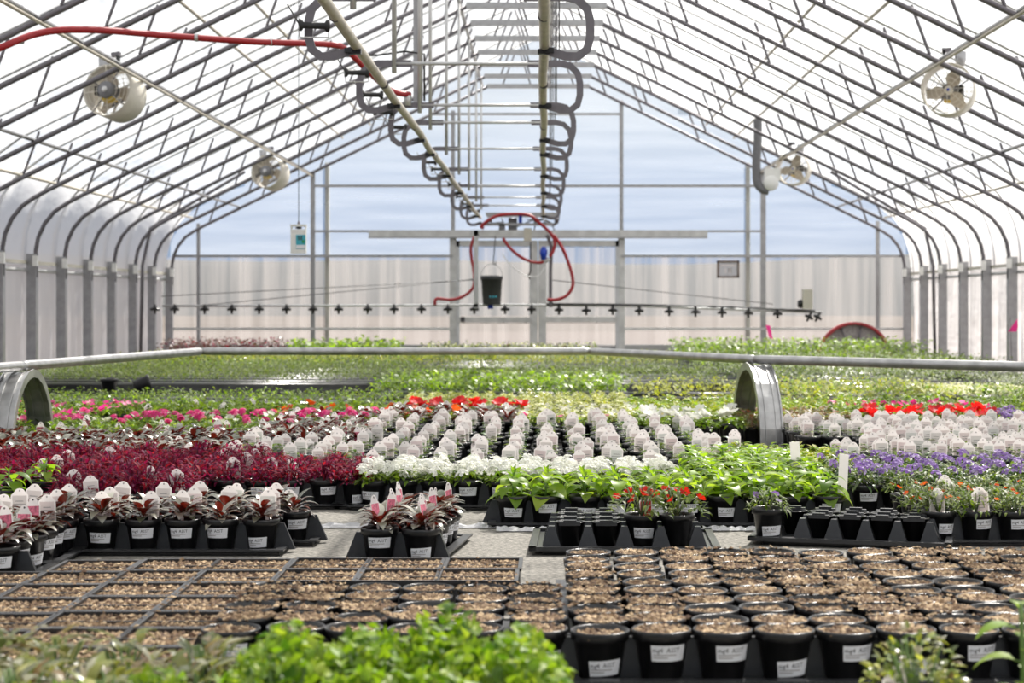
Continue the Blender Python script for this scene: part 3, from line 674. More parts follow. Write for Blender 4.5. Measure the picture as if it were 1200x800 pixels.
# ------------------------------------------------------------------ pots, soil, stickers, tags
PIT = .132; POTH = .105
def pot_mb(mb, seg=18, mat='black_plastic'):
    mb.lathe([(.0, .0), (.038, .0), (.042, .004), (.054, .083), (.0605, .085), (.0615, .104), (.0598, .1055), (.058, .104), (.0525, .084), (.049, .06)], mat, seg)
mb = MB(); pot_mb(mb, 22); POT = mb.mesh('pot')
for p in POT.polygons: p.use_smooth = True
def chips_into(mb, n, inside, z, rng, size=.0055):
    for _ in range(n):
        x, y = inside(rng); s_ = size*rng.uniform(.6, 1.5); zz = z+rng.uniform(-.001, .004)
        a = rng.random()*6.3; c, d = math.cos(a), math.sin(a)
        l, w_, h = s_*rng.uniform(.8, 1.7), s_*rng.uniform(.6, 1.0), s_*rng.uniform(.4, .8)
        P = [(l, 0, 0), (0, w_, .3*h), (-l, 0, 0), (0, -w_, -.2*h), (.2*l, .1*w_, h)]
        mb.add([(x+c*px-d*py, y+d*px+c*py, zz+pz) for px, py, pz in P], [(0, 1, 4), (1, 2, 4), (2, 3, 4), (3, 0, 4)], rng.choice(('chip_a', 'chip_a', 'chip_b', 'chip_c')))
def disc(rng):
    r_ = .0545*math.sqrt(rng.random()); a = rng.random()*2*PI; return r_*math.cos(a), r_*math.sin(a)
SOIL = []
for v in range(3):
    rg = random.Random(v); mb = MB(); zs = (.0965, .0995, .0920)[v]; mb.lathe([(.0, zs+.002), (.025, zs+.0015), (.0545, zs)], 'bark', 16)
    chips_into(mb, 190, disc, zs+.0005, rg, .0058); SOIL.append(sharp(mb.mesh('soil')))
mb = MB(); mb.lathe([(.0, .093), (.025, .0925), (.053, .090)], 'bark', 12); SOILP = mb.mesh('soil')

def onpot(a, z, off=.0006):
    r_ = .042+(.054-.042)*(z-.004)/.079+off
    return (r_*math.sin(a), -r_*math.cos(a), z)
def sticker_mesh(a0=-.62, a1=.62, z0=.044, z1=.078, tilt=0.):
    mb = MB(); vs = []; fs = []
    for i in range(9):
        a = a0+(a1-a0)*i/8; dz = tilt*(i/8-.5)
        vs += [onpot(a, z0+dz), onpot(a, z1+dz)]
    for i in range(8): fs.append((2*i, 2*i+2, 2*i+3, 2*i+1))
    mb.add(vs, fs, 'sticker'); return mb.mesh('sticker')
def print_mesh(a0=-.62, a1=.62, z0=.044, z1=.078, tilt=0.):
    cu = bpy.data.curves.new('print_text', 'FONT'); cu.body = 'mg4  ASST'; cu.size = 1; cu.resolution_u = 1
    to = bpy.data.objects.new('print_text', cu); COL.objects.link(to)
    dg = bpy.context.evaluated_depsgraph_get(); me = bpy.data.meshes.new_from_object(to.evaluated_get(dg))
    xs = [v.co.x for v in me.vertices]; x0, x1 = min(xs), max(xs); wd = (a1-a0)*.74
    vs = []
    for v in me.vertices:
        u = (v.co.x-x0)/(x1-x0); a = a0+.07+u*wd; vs.append(onpot(a, z0+(z1-z0)*(.56+.42*v.co.y)+tilt*((a-a0)/(a1-a0)-.5), .0011))
    fs = [tuple(p.vertices) for p in me.polygons]
    bpy.data.objects.remove(to); bpy.data.curves.remove(cu); bpy.data.meshes.remove(me)
    mb = MB(); mb.add(vs, fs, 'dark_print')
    for zf, af in ((.36, .66), (.20, .42)):
        lv = []; lf = []
        for i in range(7):
            a = a0+.07+(a1-a0)*af*i/6; zz = z0+(z1-z0)*zf; lv += [onpot(a, zz, .0011), onpot(a, zz+.0026, .0011)]
        for i in range(6): lf.append((2*i, 2*i+2, 2*i+3, 2*i+1))
        mb.add(lv, lf, 'grey_print')
    return mb.mesh('print', False)
STK = [(sticker_mesh(*k), print_mesh(*k)) for k in ((-.74, .74, .044, .078, 0), (-.74, .74, .012, .046, .004), (-.74, .74, .028, .062, -.003))]

def tag_outline(w_, h, hd):
    o = [(-w_/2, 0), (-w_/2, h-hd), (-w_/2+.004, h-hd+.003), (-w_*.34, h-hd*.62)]
    o += [(-w_*.30*math.cos(a), h-hd*.62+hd*.62*math.sin(a)) for a in [PI*i/8 for i in range(1, 8)]]
    o += [(w_*.34, h-hd*.62), (w_/2-.004, h-hd+.003), (w_/2, h-hd), (w_/2, 0)]
    return o
def tag_mesh(w_=.048, h=.085, hd=.022, face='tag_panel', lines=True):
    mb = MB(); o = tag_outline(w_, h, hd); n = len(o); th = .0012
    vs = [(x, -th/2, z) for x, z in o]+[(x, th/2, z) for x, z in o]
    fs = [tuple(range(n-1, -1, -1)), tuple(range(n, 2*n))]+[(i, (i+1) % n, n+(i+1) % n, n+i) for i in range(n)]
    mb.add(vs, fs, 'tag_white'); y = -th/2-.0004
    mb.add([(-.006, th/2, .0), (.006, th/2, 0), (.006, th/2, -.035), (0, th/2, -.045), (-.006, th/2, -.035)], [(0, 1, 2, 3, 4)], 'tag_white')
    k = w_*.42
    mb.add([(-k, y, .004), (k, y, .004), (k, y, h-hd-.002), (-k, y, h-hd-.002)], [(0, 1, 2, 3)], face)
    if lines:
        for i in range(4):
            z = .014+i*.010; l = k*(.55+.15*((i*7) % 3)); mb.add([(-l, y-.0003, z), (l, y-.0003, z), (l, y-.0003, z+.003), (-l, y-.0003, z+.003)], [(0, 1, 2, 3)], 'grey_print')
    mb.add([(x*.003, y, h-.008+z*.003) for x, z in ((-1, 0), (-.5, 1), (.5, 1), (1, 0), (.5, -1), (-.5, -1))], [(5, 4, 3, 2, 1, 0)], 'dark_print' if not lines else 'grey_print')
    return mb.mesh('plant_tag', False)
TAGW = tag_mesh(.058, .088, .022); TAGP = tag_mesh(.046, .082, .026, 'tag_pink', False); TAGR = tag_mesh(.044, .080, .024, 'tag_red', False); TAGT = tag_mesh(.045, .075, .018, 'tag_panel', False)
TAGTALL = tag_mesh(.056, .085, .020)

# ------------------------------------------------------------------ plant foliage
def dome(mb, rng, n, mat, L, W, R, H, z0=.095, droop=(.4, 1.4), nseg=3, el=(.1, 1.1), fold=.25):
    for _ in range(n):
        a = rng.random()*2*PI; q = math.sqrt(rng.random()); hz = (1-q*q)*H*rng.uniform(.55, 1.0)
        b_ = (math.cos(a)*q*R*.8, math.sin(a)*q*R*.8, z0+hz)
        mb.leaf(b_, a+rng.uniform(-.9, .9), rng.uniform(*el), L*rng.uniform(.7, 1.2), W*rng.uniform(.75, 1.15), rng.uniform(*droop), mat if isinstance(mat, str) else rng.choice(mat), nseg, fold)
def stems(mb, rng, n, R, H, mat='stem_green', z0=.088):
    for _ in range(n):
        a = rng.random()*2*PI; r_ = R*rng.uniform(.2, .8)
        mb.tube([(0, 0, z0), (r_*.5*math.cos(a), r_*.5*math.sin(a), z0+H*.5), (r_*math.cos(a), r_*math.sin(a), z0+H)], .0022, mat, 4)
def variants(f, n=3, name='foliage'):
    out = []
    for v in range(n):
        rg = random.Random(v*13+5); mb = MB(); f(mb, rg); out.append(mb.mesh(name))
    return out
def f_magenta(mb, rg): stems(mb, rg, 7, .05, .08, 'lf_magenta'); dome(mb, rg, 120, 'lf_magenta', .040, .013, .075, .085, el=(-.2, 1.2))
def f_redback(mb, rg):
    for k in range(18):
        a = k*2.4+rg.uniform(-.3, .3); q = k/18
        mb.leaf((.012*math.cos(a), .012*math.sin(a), .104+.035*q), a, .55+.75*q, rg.uniform(.060, .085), rg.uniform(.030, .040), rg.uniform(.8, 1.6), 'lf_glare', 5, .18, .85)
    for k in range(4):
        a = rg.random()*6.3; mb.leaf((0, 0, .11), a, 1.2, .05, .02, .5, 'lf_maroon', 4, .3)
def f_white(mb, rg): dome(mb, rg, 60, ['lf_mid', 'lf_bright'], .042, .02, .07, .05, el=(-.2, .9))
def f_seed(mb, rg):
    for k in range(11):
        a = k*2.4+rg.uniform(-.3, .3); mb.leaf((.008*math.cos(a), .008*math.sin(a), .092+.004*k), a, rg.uniform(.3, 1.0), rg.uniform(.035, .055), rg.uniform(.02, .028), 1.0, rg.choice(('lf_dark', 'lf_mid', 'lf_mid')), 4)
def f_purple(mb, rg): dome(mb, rg, 90, ['lf_mid', 'lf_grey', 'lf_dark'], .036, .014, .075, .07, el=(-.3, 1.1))
def f_calib(mb, rg): stems(mb, rg, 8, .06, .07, 'lf_grey'); dome(mb, rg, 110, ['lf_grey', 'lf_mid'], .032, .010, .085, .075, el=(-.3, 1.3))
def f_petunia(mb, rg): dome(mb, rg, 60, ['lf_mid', 'lf_bright'], .042, .022, .075, .06, el=(-.2, 1.0))
def f_begonia(mb, rg): dome(mb, rg, 55, 'lf_bits', .040, .028, .07, .075, el=(-.1, .9))
def f_yellow(mb, rg): dome(mb, rg, 60, ['lf_yellow', 'lf_bright'], .040, .024, .07, .07, el=(-.1, 1.0))
def f_cream(mb, rg): dome(mb, rg, 60, ['lf_cream', 'lf_cream', 'lf_yellow', 'lf_mid'], .034, .018, .07, .055, el=(-.1, 1.0))
def f_green(mb, rg): dome(mb, rg, 60, ['lf_mid', 'lf_bright', 'lf_mid'], .044, .020, .07, .06, el=(0, 1.2))
FOL = {k: variants(f) for k, f in dict(magenta=f_magenta, silver=f_redback, white=f_white, seed=f_seed, purple=f_purple, calib=f_calib, petunia=f_petunia, begonia=f_begonia, yellow=f_yellow, cream=f_cream, green=f_green).items()}  # silver: dark red-backed leaf, its pale tones are painted glare
def cluster(mat, n, R, size, eye=None, flat=.6):
    mb = MB(); rg = random.Random(n)
    for i in range(n):
        a = i*2.4; q = math.sqrt((i+.5)/n); c = (R*q*math.cos(a), R*q*math.sin(a), R*flat*(1-q*q))
        mb.blossom(c, (c[0]*1.1, c[1]*1.1, R*.8), size, mat, eye)
    return mb.mesh('flower_cluster', False)
CL_WHITE = cluster('fl_white', 14, .026, .009); CL_PURPLE = cluster('fl_purple', 11, .024, .0085); CL_PINK = cluster('fl_pink', 12, .026, .011)
def bloom(mat, R, eye=None, cup=.3):
    mb = MB(); mb.blossom((0, 0, 0), (0, 0, 1), R, mat, eye, 5, cup)
    me = mb.mesh('flower', False); return me
BL = dict(red=bloom('fl_red', .036), redsmall=bloom('fl_red2', .017, 'fl_yellow', .6), white=bloom('fl_white', .038, 'fl_yellow'), pink=bloom('fl_pink', .023), orange=bloom('fl_orange', .011, 'fl_yellow', .5), salmon=bloom('fl_orange', .026), purple=bloom('fl_purple', .015), paper=bloom('fl_whiteish', .02))

def broad_leaf(W=.055, L=.085):
    mb = MB(); mb.tube([(0, 0, 0), (.012, 0, .002)], .002, 'stem_green', 4, False); mb.leaf((.010, 0, .002), 0, .35, L, W, 1.25, 'lf_bright', 7, .18, .62); return mb.mesh('leaf')
BLEAF = [broad_leaf(.056, .085), broad_leaf(.048, .075), broad_leaf(.040, .060)]
def broad_stem():
    mb = MB(); mb.tube([(0, 0, .085), (.003, .002, .12), (.0, .003, .175)], .0035, 'stem_green', 6)
    mb.leaf((0, .003, .17), 1, 1.2, .03, .015, .4, 'lf_bright', 4); mb.leaf((0, .003, .17), 4, 1.2, .03, .015, .4, 'lf_bright', 4); return mb.mesh('stem')
BSTEM = broad_stem()
def f_broad(mb, rg):
    mb.tube([(0, 0, .085), (.003, .002, .12), (.0, .003, .175)], .0035, 'stem_green', 5)
    for k in range(16):
        lv = k//4; a = (k % 4)*PI/2+lv*.7+rg.uniform(-.3, .3); z = (.105, .135, .158, .172)[lv]; L = (.08, .085, .07, .045)[lv]*rg.uniform(.85, 1.1)
        mb.leaf((.008*math.cos(a), .008*math.sin(a), z), a, .35+.2*lv, L, L*.66, rg.uniform(.9, 1.5), 'lf_bright', 6, .18, .62)
FOL['broad'] = variants(f_broad)

# merged single-mesh versions for rows too far back to show parts
def merged(kind, flowers=None, nf=0, fh=.16, fr=.055, name='potted_plant'):
    out = []
    for v, fol in enumerate(FOL[kind]):
        rg = random.Random(v+77); mb = MB(); pot_mb(mb, 10)
        mb.lathe([(.0, .093), (.050, .090)], 'bark', 10)
        for src, mtx in [(fol, None)]+([(flowers, 1)]*nf if flowers else []):
            if mtx:
                a = rg.random()*6.3; q = math.sqrt(rg.random()); X = Matrix.Translation((fr*q*math.cos(a), fr*q*math.sin(a), fh-.03*q*q+rg.uniform(-.006, .012))) @ Matrix.Rotation(rg.uniform(-.3, .9), 4, 'X') @ Matrix.Rotation(rg.uniform(-.5, .5), 4, 'Y')
            else: X = Matrix.Identity(4)
            vs_ = [X @ v_.co for v_ in src.vertices]
            mats = [mm.name for mm in src.materials]
            for mi_, mn in enumerate(mats):
                sel = [tuple(p.vertices) for p in src.polygons if p.material_index == mi_]
                if not sel: continue
                used = sorted({i for f in sel for i in f}); mp = {i: j for j, i in enumerate(used)}
                mb.add([vs_[i] for i in used], [tuple(mp[i] for i in f) for f in sel], mn)
        out.append(mb.mesh(name))
    return out

# ------------------------------------------------------------------ trays
TRAYS = {}
def tray_mesh(nx, ny, pit):
    key = (nx, ny, round(pit, 3))
    if key in TRAYS: return TRAYS[key]
    W, D = nx*pit, ny*pit; mb = MB(); e_ = .026
    mb.box((-e_*.4, -e_*.4, .0), (W+e_*.4, D+e_*.4, .011), 'black_plastic')
    for lo, hi in (((-e_, -e_), (W+e_, .004)), ((-e_, D-.004), (W+e_, D+e_)), ((-e_, 0), (.004, D)), ((W-.004, 0), (W+e_, D))):
        mb.box((lo[0], lo[1], .016), (hi[0], hi[1], .022), 'tray_plastic')
    body = mb.mesh('tray_base', False)
    mb = MB(); mb.frustum(0, 0, .011, .098, .050*pit/PIT, .012, .013, .005, 'tray_plastic'); fin = mb.mesh('fin', False)
    TRAYS[key] = (body, fin); return TRAYS[key]
TRAY_LABEL = {}
def tray(x0, y0, nx, ny, pit, label, rz=0., parts=True, group='black carry trays under the pots'):
    body, fin = tray_mesh(nx, ny, pit)
    if not parts:
        o = link('carry_tray', body, None, (x0, y0, 0), (0, 0, rz)); return tag(o, label, 'tray', group)
    o = thing('carry_tray', label, 'tray', (x0, y0, 0), rz, group); link('tray_base', body, o)
    for i in range(nx+1):
        link('fin', fin, o, (i*pit, pit*.64, 0))
    return o

RG = random.Random(3)
def pot_thing(name, label, cat, group, x, y, fol=None, soil=None, sticker=True, tagm=None, tagrz=0., tagy=None, tz=0., rz=None, bloomsp=None, z=.011, sticker_rz=None, leaves=False, folsc=1.):
    o = thing(name, label, cat, (x, y, z), 0, group)
    link('pot', POT, o, rot=(0, 0, RG.random()*6))
    link('soil', soil or SOILP, o, rot=(0, 0, RG.random()*6))
    if sticker:
        a = RG.uniform(-.55, .55) if sticker_rz is None else sticker_rz
        sm, pm = RG.choice((STK[0], STK[0], STK[2], STK[1])); so = link('sticker', sm, o, rot=(0, 0, a)); link('print', pm, so)
    if leaves:
        link('stem', BSTEM, o)
        for k in range(12):
            lv = k//4; a = (k % 4)*PI/2+lv*.75+RG.uniform(-.35, .35)
            link('leaf', BLEAF[lv if RG.random() < .7 else 0], o, (.004*math.cos(a), .004*math.sin(a), (.108, .140, .166)[lv]+RG.uniform(-.008, .01)), (RG.uniform(-.2, .2), RG.uniform(-.15, .25), a), RG.uniform(.85, 1.2))
    elif fol: link('foliage', RG.choice(FOL[fol]), o, (0, 0, -.095*(folsc-1)), (0, 0, RG.random()*6.3), RG.uniform(.92, 1.1)*folsc)
    if bloomsp:
        me, nf, fh, fr, nm = bloomsp
        for k in range(nf):
            a = k*2.4+RG.random(); q = math.sqrt((k+.5)/nf)
            link(nm, me, o, (fr*q*math.cos(a), fr*q*math.sin(a), fh-.035*q*q+RG.uniform(-.006, .01)), (RG.uniform(.1, 1.0)*(1 if math.sin(a) < .3 else -.3), math.cos(a)*.6, RG.random()*6), RG.uniform(.85, 1.15))
    if tagm: link('plant_tag', tagm, o, (RG.uniform(-.02, .02), RG.uniform(0., .03) if tagy is None else tagy, RG.uniform(.085, .10)+tz), (RG.uniform(-.22, .05), RG.uniform(-.12, .12), RG.uniform(-.35, .35)+tagrz))
    return o
def simple_thing(name, label, cat, group, x, y, meshes, tagm=None, tz=(.085, .11), trz=.3, sc_=1.):
    o = link(name, RG.choice(meshes), None, (x, y, .011), (0, 0, RG.random()*6.3), RG.uniform(.92, 1.1)*sc_)
    tag(o, label, cat, group)
    if tagm:
        c = link('plant_tag', tagm, o); X = Matrix.Translation((RG.uniform(-.015, .015), RG.uniform(-.02, .02), RG.uniform(*tz))) @ Matrix.Rotation(RG.uniform(-trz, trz), 4, 'Z') @ Matrix.Rotation(RG.uniform(-.2, .06), 4, 'X') @ Matrix.Rotation(RG.uniform(-.08, .08), 4, 'Y')
        c.matrix_parent_inverse = Matrix.Rotation(-o.rotation_euler.z, 4, 'Z'); c.matrix_basis = X
    return o
def grid(x0, x1, y0, y1, pit=PIT, jit=.008):
    nx = int((x1-x0)/pit+.5)+1; ny_ = int((y1-y0)/pit+.5)+1
    for j in range(ny_):
        for i in range(nx): yield i, j, x0+i*pit+RG.uniform(-jit, jit), y0+j*pit+RG.uniform(-jit, jit)
def trays_under(x0, x1, y0, y1, label, pit=PIT, front=True, group='black carry trays under the pots'):
    nx = int((x1-x0)/pit+.5)+1; ny_ = int((y1-y0)/pit+.5)+1
    for j in range(0, ny_, 3):
        for i in range(0, nx, 5):
            tray(x0+(i-.5)*pit+.002, y0+(j-.5)*pit, min(5, nx-i), min(3, ny_-j), pit, label, 0, front and j == 0, group)

# ---- foreground: bare soil pots, right block and the small block beside it
def soilpots(x0, x1, y0, y1, label, group, frontlabel):
    for i, j, x, y in grid(x0, x1, y0, y1, .135, .007):
        if y > 4.9 and x > .0 and x < .12: continue
        pot_thing('soil_pot', frontlabel if j == 0 else label, 'pot', group if j else group+' front row', x, y, None, SOIL[RG.choice((0, 0, 1, 1, 2))], j == 0, sticker_rz=RG.uniform(-.1, .55)).scale = (1.07, 1.07, 1.0+RG.uniform(-.01, .04))
soilpots(.20, 1.56, 3.85, 5.07, 'black round pot filled with bark mix among the unplanted pots', 'pots of bare bark mix', 'black round pot of bark mix with price sticker in the outer row')
soilpots(-.62, .065, 3.88, 4.45, 'black round pot of bark mix between square flats and pot block', 'pots of bark mix beside the flats', 'black round pot of bark mix with sticker behind the curly green herbs')
trays_under(.20, 1.56, 3.85, 5.07, 'black tray carrying the unplanted pots of bark mix', .135, True, 'trays of unplanted pots')
trays_under(-.62, .065, 3.88, 4.45, 'black tray under bark pots beside the square flats', .135, True, 'trays beside the flats')
# ---- foreground left: square-cell flats of bark mix
FLAT = []
for v in range(2):
    mb = MB(); W, D, H = .215, .205, .075
    for x in (0, W-.003): mb.box((x, 0, .0), (x+.003, D, H+.002), 'tray_plastic')
    for y in (0, D-.003): mb.box((0, y, .0), (W, y+.003, H+.002), 'tray_plastic')
    mb.box((0, 0, 0), (W, D, .004), 'black_plastic')
    for x0, y0, x1, y1 in ((-.006, -.006, W+.006, .005), (-.006, D-.005, W+.006, D+.006), (-.006, 0, .005, D), (W-.005, 0, W+.006, D)): mb.box((x0, y0, H), (x1, y1, H+.008), 'tray_plastic')
    wall = mb.mesh('flat_tray', False)
    mb = MB(); mb.box((W/2-.002, .003, .01), (W/2+.002, D-.003, H-.006), 'tray_plastic'); mb.box((.003, D/2-.003, .01), (W-.003, D/2+.003, H+.003), 'tray_plastic'); div = mb.mesh('divider', False)
    mb = MB(); mb.box((.004, .004, .01), (W-.004, D-.004, H-.004), 'bark')
    rg = random.Random(v+40); chips_into(mb, 560, lambda r_: (r_.uniform(.006, W-.006), r_.uniform(.006, D-.006)), H-.003, rg, .0062)
    FLAT.append((wall, div, sharp(mb.mesh('soil'))))
def flat(x, y, rz, v):
    o = thing('soil_flat', 'square black cell flat filled with bark mix', 'flat', (x, y, .0), rz, 'square flats of bark mix')
    link('flat_tray', FLAT[v][0], o); link('divider', FLAT[v][1], o); so = link('soil', FLAT[v][2], o)
for j in range(8):
    for i in range(9):
        x = -1.99+i*.222; y = 3.40+j*.222+(.02 if i > 5 else 0)
        if i > 5 and j < 6: continue
        if i < 3 and j > 6: continue
        if x < -1.3 and y > 5.0: continue
        flat(x+RG.uniform(-.004, .004), y-(.03 if i < 4 else 0), RG.uniform(-.012, .012), (i+j) % 2)

# ---- glossy red-backed foliage plants
SL = 'glossy red-backed foliage pot '
for i, j, x, y in grid(-1.41, -.87, 5.87, 6.14):
    pot_thing('potted_foliage_plant', SL+'with white tag in the row beside the bark flats', 'plant', 'red-backed plants behind the flats', x, y, 'silver', None, j == 0, TAGW if RG.random() < .85 else None, sticker_rz=RG.uniform(-.25, .25), tz=.02)
pot_thing('potted_foliage_plant', SL+'standing apart at the tray corner on ground cloth', 'plant', None, -.80, 6.10, 'silver', None, True, TAGW, sticker_rz=.5)
trays_under(-1.41, -.87, 5.87, 6.14, 'black tray holding red-backed plants behind the bark flats')
tray(-.866, 6.035, 1, 1, PIT, 'single-cell black tray piece under the corner plant')
for i, j, x, y in grid(-1.93, -1.52, 5.20, 6.02, .128):
    pot_thing('potted_foliage_plant', SL+'with pink picture tag in the crowded tray', 'plant', 'red-backed plants with pink tags', x, y, 'silver', None, True, (TAGP if RG.random() < .8 else TAGW) if j < 4 else TAGW, sticker_rz=(.3 if j == 0 else 1.0), tz=.03, tagy=-.02)
trays_under(-1.93, -1.52, 5.20, 6.02, 'black tray holding the pink tagged red-backed plants', .128)
# small tray of ten
tr = (-.53, 5.575); ang = -.12
for j in range(5):
    for i in range(2):
        lx, ly = .066+i*.135, .066+j*.108; x = tr[0]+lx*math.cos(ang)-ly*math.sin(ang); y = tr[1]+lx*math.sin(ang)+ly*math.cos(ang)
        pot_thing('potted_foliage_plant', SL+'in the narrow two-wide tray with edge-on pink tags', 'plant', 'red-backed plants in the narrow tray', x, y, 'silver', None, True, TAGP, tz=.03, tagrz=1.25, sticker_rz=(.1 if j == 0 else 1.2))
tray(tr[0], tr[1], 2, 5, .125, 'narrow black tray two pots wide standing on ground cloth', ang)

# ---- two pocket trays with empty cells
mb = MB(); mb.lathe([(.034, .012), (.036, .012), (.049, .097), (.052, .097), (.052, .100), (.046, .100), (.034, .03)], 'black_plastic', 14); PKT = mb.mesh('pocket')
mb = MB(); mb.frustum(0, 0, .012, .092, .036, .030, .010, .014, 'tray_plastic'); PFIN = mb.mesh('fin', False)
mb = MB(); mb.box((-.036, -.012, .092), (.036, .012, .104), 'tray_plastic'); mb.box((-.022, -.01, .104), (.022, .01, .110), 'tray_plastic'); PBR = mb.mesh('bridge', False)
def pocket_tray(x, y, nx, ny_, pit, rz, label, filled):
    o = thing('pocket_tray', label, 'tray', (x, y, 0), rz)
    W, D = nx*pit, ny_*pit; mb = MB()
    mb.box((-.05, -.045, .014), (W+.05, D+.045, .020), 'tray_plastic')
    for lo, hi in (((-.075, -.07), (W+.075, -.045)), ((-.075, D+.045), (W+.075, D+.07)), ((-.075, -.07), (-.05, D+.07)), ((W+.05, -.07), (W+.075, D+.07))): mb.box((*lo, .016), (*hi, .030), 'tray_plastic')
    mb.box((-.03, -.03, 0), (W+.03, D+.03, .014), 'black_plastic'); one('tray_base', mb, o, False)
    for i in range(nx+1):
        for j in range(ny_+1): link('fin', PFIN, o, (i*pit, j*pit, 0))
    for i in range(nx):
        for j in range(ny_):
            if (i, j) in filled: continue
            link('pocket', PKT, o, ((i+.5)*pit, (j+.5)*pit, 0))
            if j == 0: link('bridge', PBR, o, ((i+.5)*pit, .012, 0))
            link('bridge', PBR, o, ((i+.5)*pit, (j+1)*pit, 0))
    return o
pocket_tray(.10, 5.86, 4, 3, .122, -.03, 'black pocket tray half empty holding two red flowering pots', {(2, 0), (3, 0)})
RC = 'pot of grey-green trailing foliage dotted with small red flowers '
for x, lab, tg, nb in ((.405, RC+'and picture tag', TAGR, 7), (.525, RC+'at the tray end', None, 8)):
    pot_thing('potted_red_flowers', lab, 'plant', None, x, 5.92, 'calib', None, x < .5, tg, bloomsp=(BL['redsmall'], nb, .19, .10, 'flower'), z=.02, sticker_rz=.15, folsc=1.28)
pocket_tray(.87, 6.10, 5, 2, .108, -.27, 'black pocket tray with a row of empty cells and one grey-green plant', {(0, 0)})
pot_thing('potted_trailing_plant', 'pot of grey-green foliage with purple buds in first cell of the empty tray', 'plant', None, .86, 6.10, 'calib', None, True, None, bloomsp=(BL['purple'], 3, .16, .06, 'flower'), z=.02, sticker_rz=.1)

# ---- bright broad-leaved plants
for i, j, x, y in grid(-.045, 1.14, 6.58, 7.9):
    if x < .36 and j > 2: continue
    if x < .70 and j > 3: continue
    if x > .62 and x < .70 and False: continue
    pot_thing('potted_broadleaf_plant', 'pot of bright lime-green broad leaves in the lush block' if j else 'pot of bright lime-green broad leaves with sticker showing at the block edge', 'plant', 'lime green broad-leaved plants' if j else 'edge row of lime green broad-leaved plants', x, y, 'broad', None, j == 0, leaves=(j < 3), sticker_rz=RG.uniform(-.3, .35))
trays_under(-.045, 1.14, 6.58, 6.9, 'black tray under the lime-green broad-leaved plants')
for i, j, x, y in grid(1.0, 1.35, 7.75, 8.3):
    simple_thing('potted_small_leaf_plant', 'pot of small yellow-green leaves behind the broad-leaved block', 'plant', 'small yellow-green plants', x, y, merged('yellow') if 0 else MY if 'MY' in globals() else globals().setdefault('MY', merged('yellow')))
for x, y, lab in ((-2.01, 6.80, 'pot of lime-green broad leaves alone at the tray edge beside magenta foliage'), (-1.97, 7.15, 'pot of lime-green broad leaves nestled within the magenta foliage')):
    pot_thing('potted_broadleaf_plant', lab, 'plant', None, x, y, 'broad', None, False, leaves=True)
# plastic label stakes leaning by the broadleaf block
for x, y, r_, lab in ((1.205, 6.62, .35, 'blank white plastic stake leaning beside the purple flower pot'), (1.12, 7.2, -.2, 'blank white plastic stake standing among broad leaves')):
    mb = MB(); mb.box((-.02, -.001, 0), (.02, .001, .15), 'tag_white'); mb.box((-.006, -.001, -.08), (.006, .001, 0), 'tag_white'); o = one('label_stake', mb, None, False, loc=(x, y, .12), rot=(-.2, r_*.5, r_)); tag(o, lab, 'stake')

# ---- white flowers
for i, j, x, y in grid(-.63, .62, 7.16, 7.45):
    if x > .36 and False: continue
    pot_thing('potted_white_flowers', 'pot of white clustered flowers over green leaves' if j else 'pot of white clustered flowers at the tray edge', 'plant', 'white cluster flowers' if j else 'white cluster flowers along the edge', x, y, 'white', None, j == 0, bloomsp=(CL_WHITE, 8, .165, .062, 'flower_cluster'))
trays_under(-.63, .62, 7.16, 7.45, 'black tray under the white clustered flowers')
# ---- magenta foliage
for i, j, x, y in grid(-2.42, -.72, 6.66, 8.05):
    if x > -1.36 and y < 7.1: continue
    if x > -1.2 and y > 7.75: continue
    if (x < -1.85 and y < 6.98) or math.hypot(x+1.97, y-7.15) < .12: continue
    edge = j == 0 or (x > -1.36 and y < 7.25)
    pot_thing('potted_coleus', 'pot of dense dark magenta foliage in the block' if not edge else 'pot of dense dark magenta foliage at the tray edge', 'plant', 'magenta foliage plants' if not edge else 'magenta foliage plants along the edge', x, y, 'magenta', None, edge and x > -1.36, TAGW if RG.random() < .22 and not edge else (TAGTALL if edge and x < -1.3 and i % 2 == 0 else None), sticker_rz=RG.uniform(-.5, .6), tagy=(-.066 if edge else None))
trays_under(-2.42, -1.4, 6.66, 7.0, 'black tray under the tagged magenta foliage plants')
trays_under(-1.364, -.72, 7.188, 7.45, 'black tray under the magenta foliage beside white flowers')
# ---- tagged seedlings, middle and right
MS = merged('seed')
for i, j, x, y in grid(-1.38, -.92, 8.05, 8.9, .14):
    simple_thing('potted_seedling', 'white tagged seedling pot directly behind the magenta foliage', 'plant', 'tagged seedlings behind the magenta foliage', x, y, MS, TAGW if RG.random() < .8 else None)
for i, j, x, y in grid(-.84, .86, 7.68, 10.6, .155, .022):
    if x > .62 and y < 7.9: continue
    simple_thing('potted_seedling', 'white tagged seedling pot behind the white clustered flowers', 'plant', 'tagged seedlings behind the white flowers', x, y, MS, TAGW if RG.random() < .74 else None)
trays_under(-.84, .86, 7.68, 10.6, 'black tray under the tagged seedlings behind white flowers', .155, False, 'trays of middle seedlings')
for i, j, x, y in grid(1.52, 3.05, 8.15, 10.25, .135):
    if x < 1.7 and 8.6 < y < 9.4: continue
    simple_thing('tagged_seedling', 'seedling pot with tall white tag behind the purple flowers', 'plant', 'tagged seedlings behind the purple flowers', x, y, MS, TAGW if RG.random() < .95 else None, trz=.15)  # same seedlings and meshes as the middle field
trays_under(1.52, 3.05, 8.15, 10.25, 'black tray under the tagged seedlings behind purple flowers', .135, False, 'trays of right seedlings')
for i, j, x, y in grid(.88, 1.02, 8.3, 8.8, .142):
    simple_thing('potted_seedling', 'white tagged seedling pot beside the tall metal hoop', 'plant', 'tagged seedlings by the hoop', x, y, MS, TAGW if RG.random() < .6 else None)
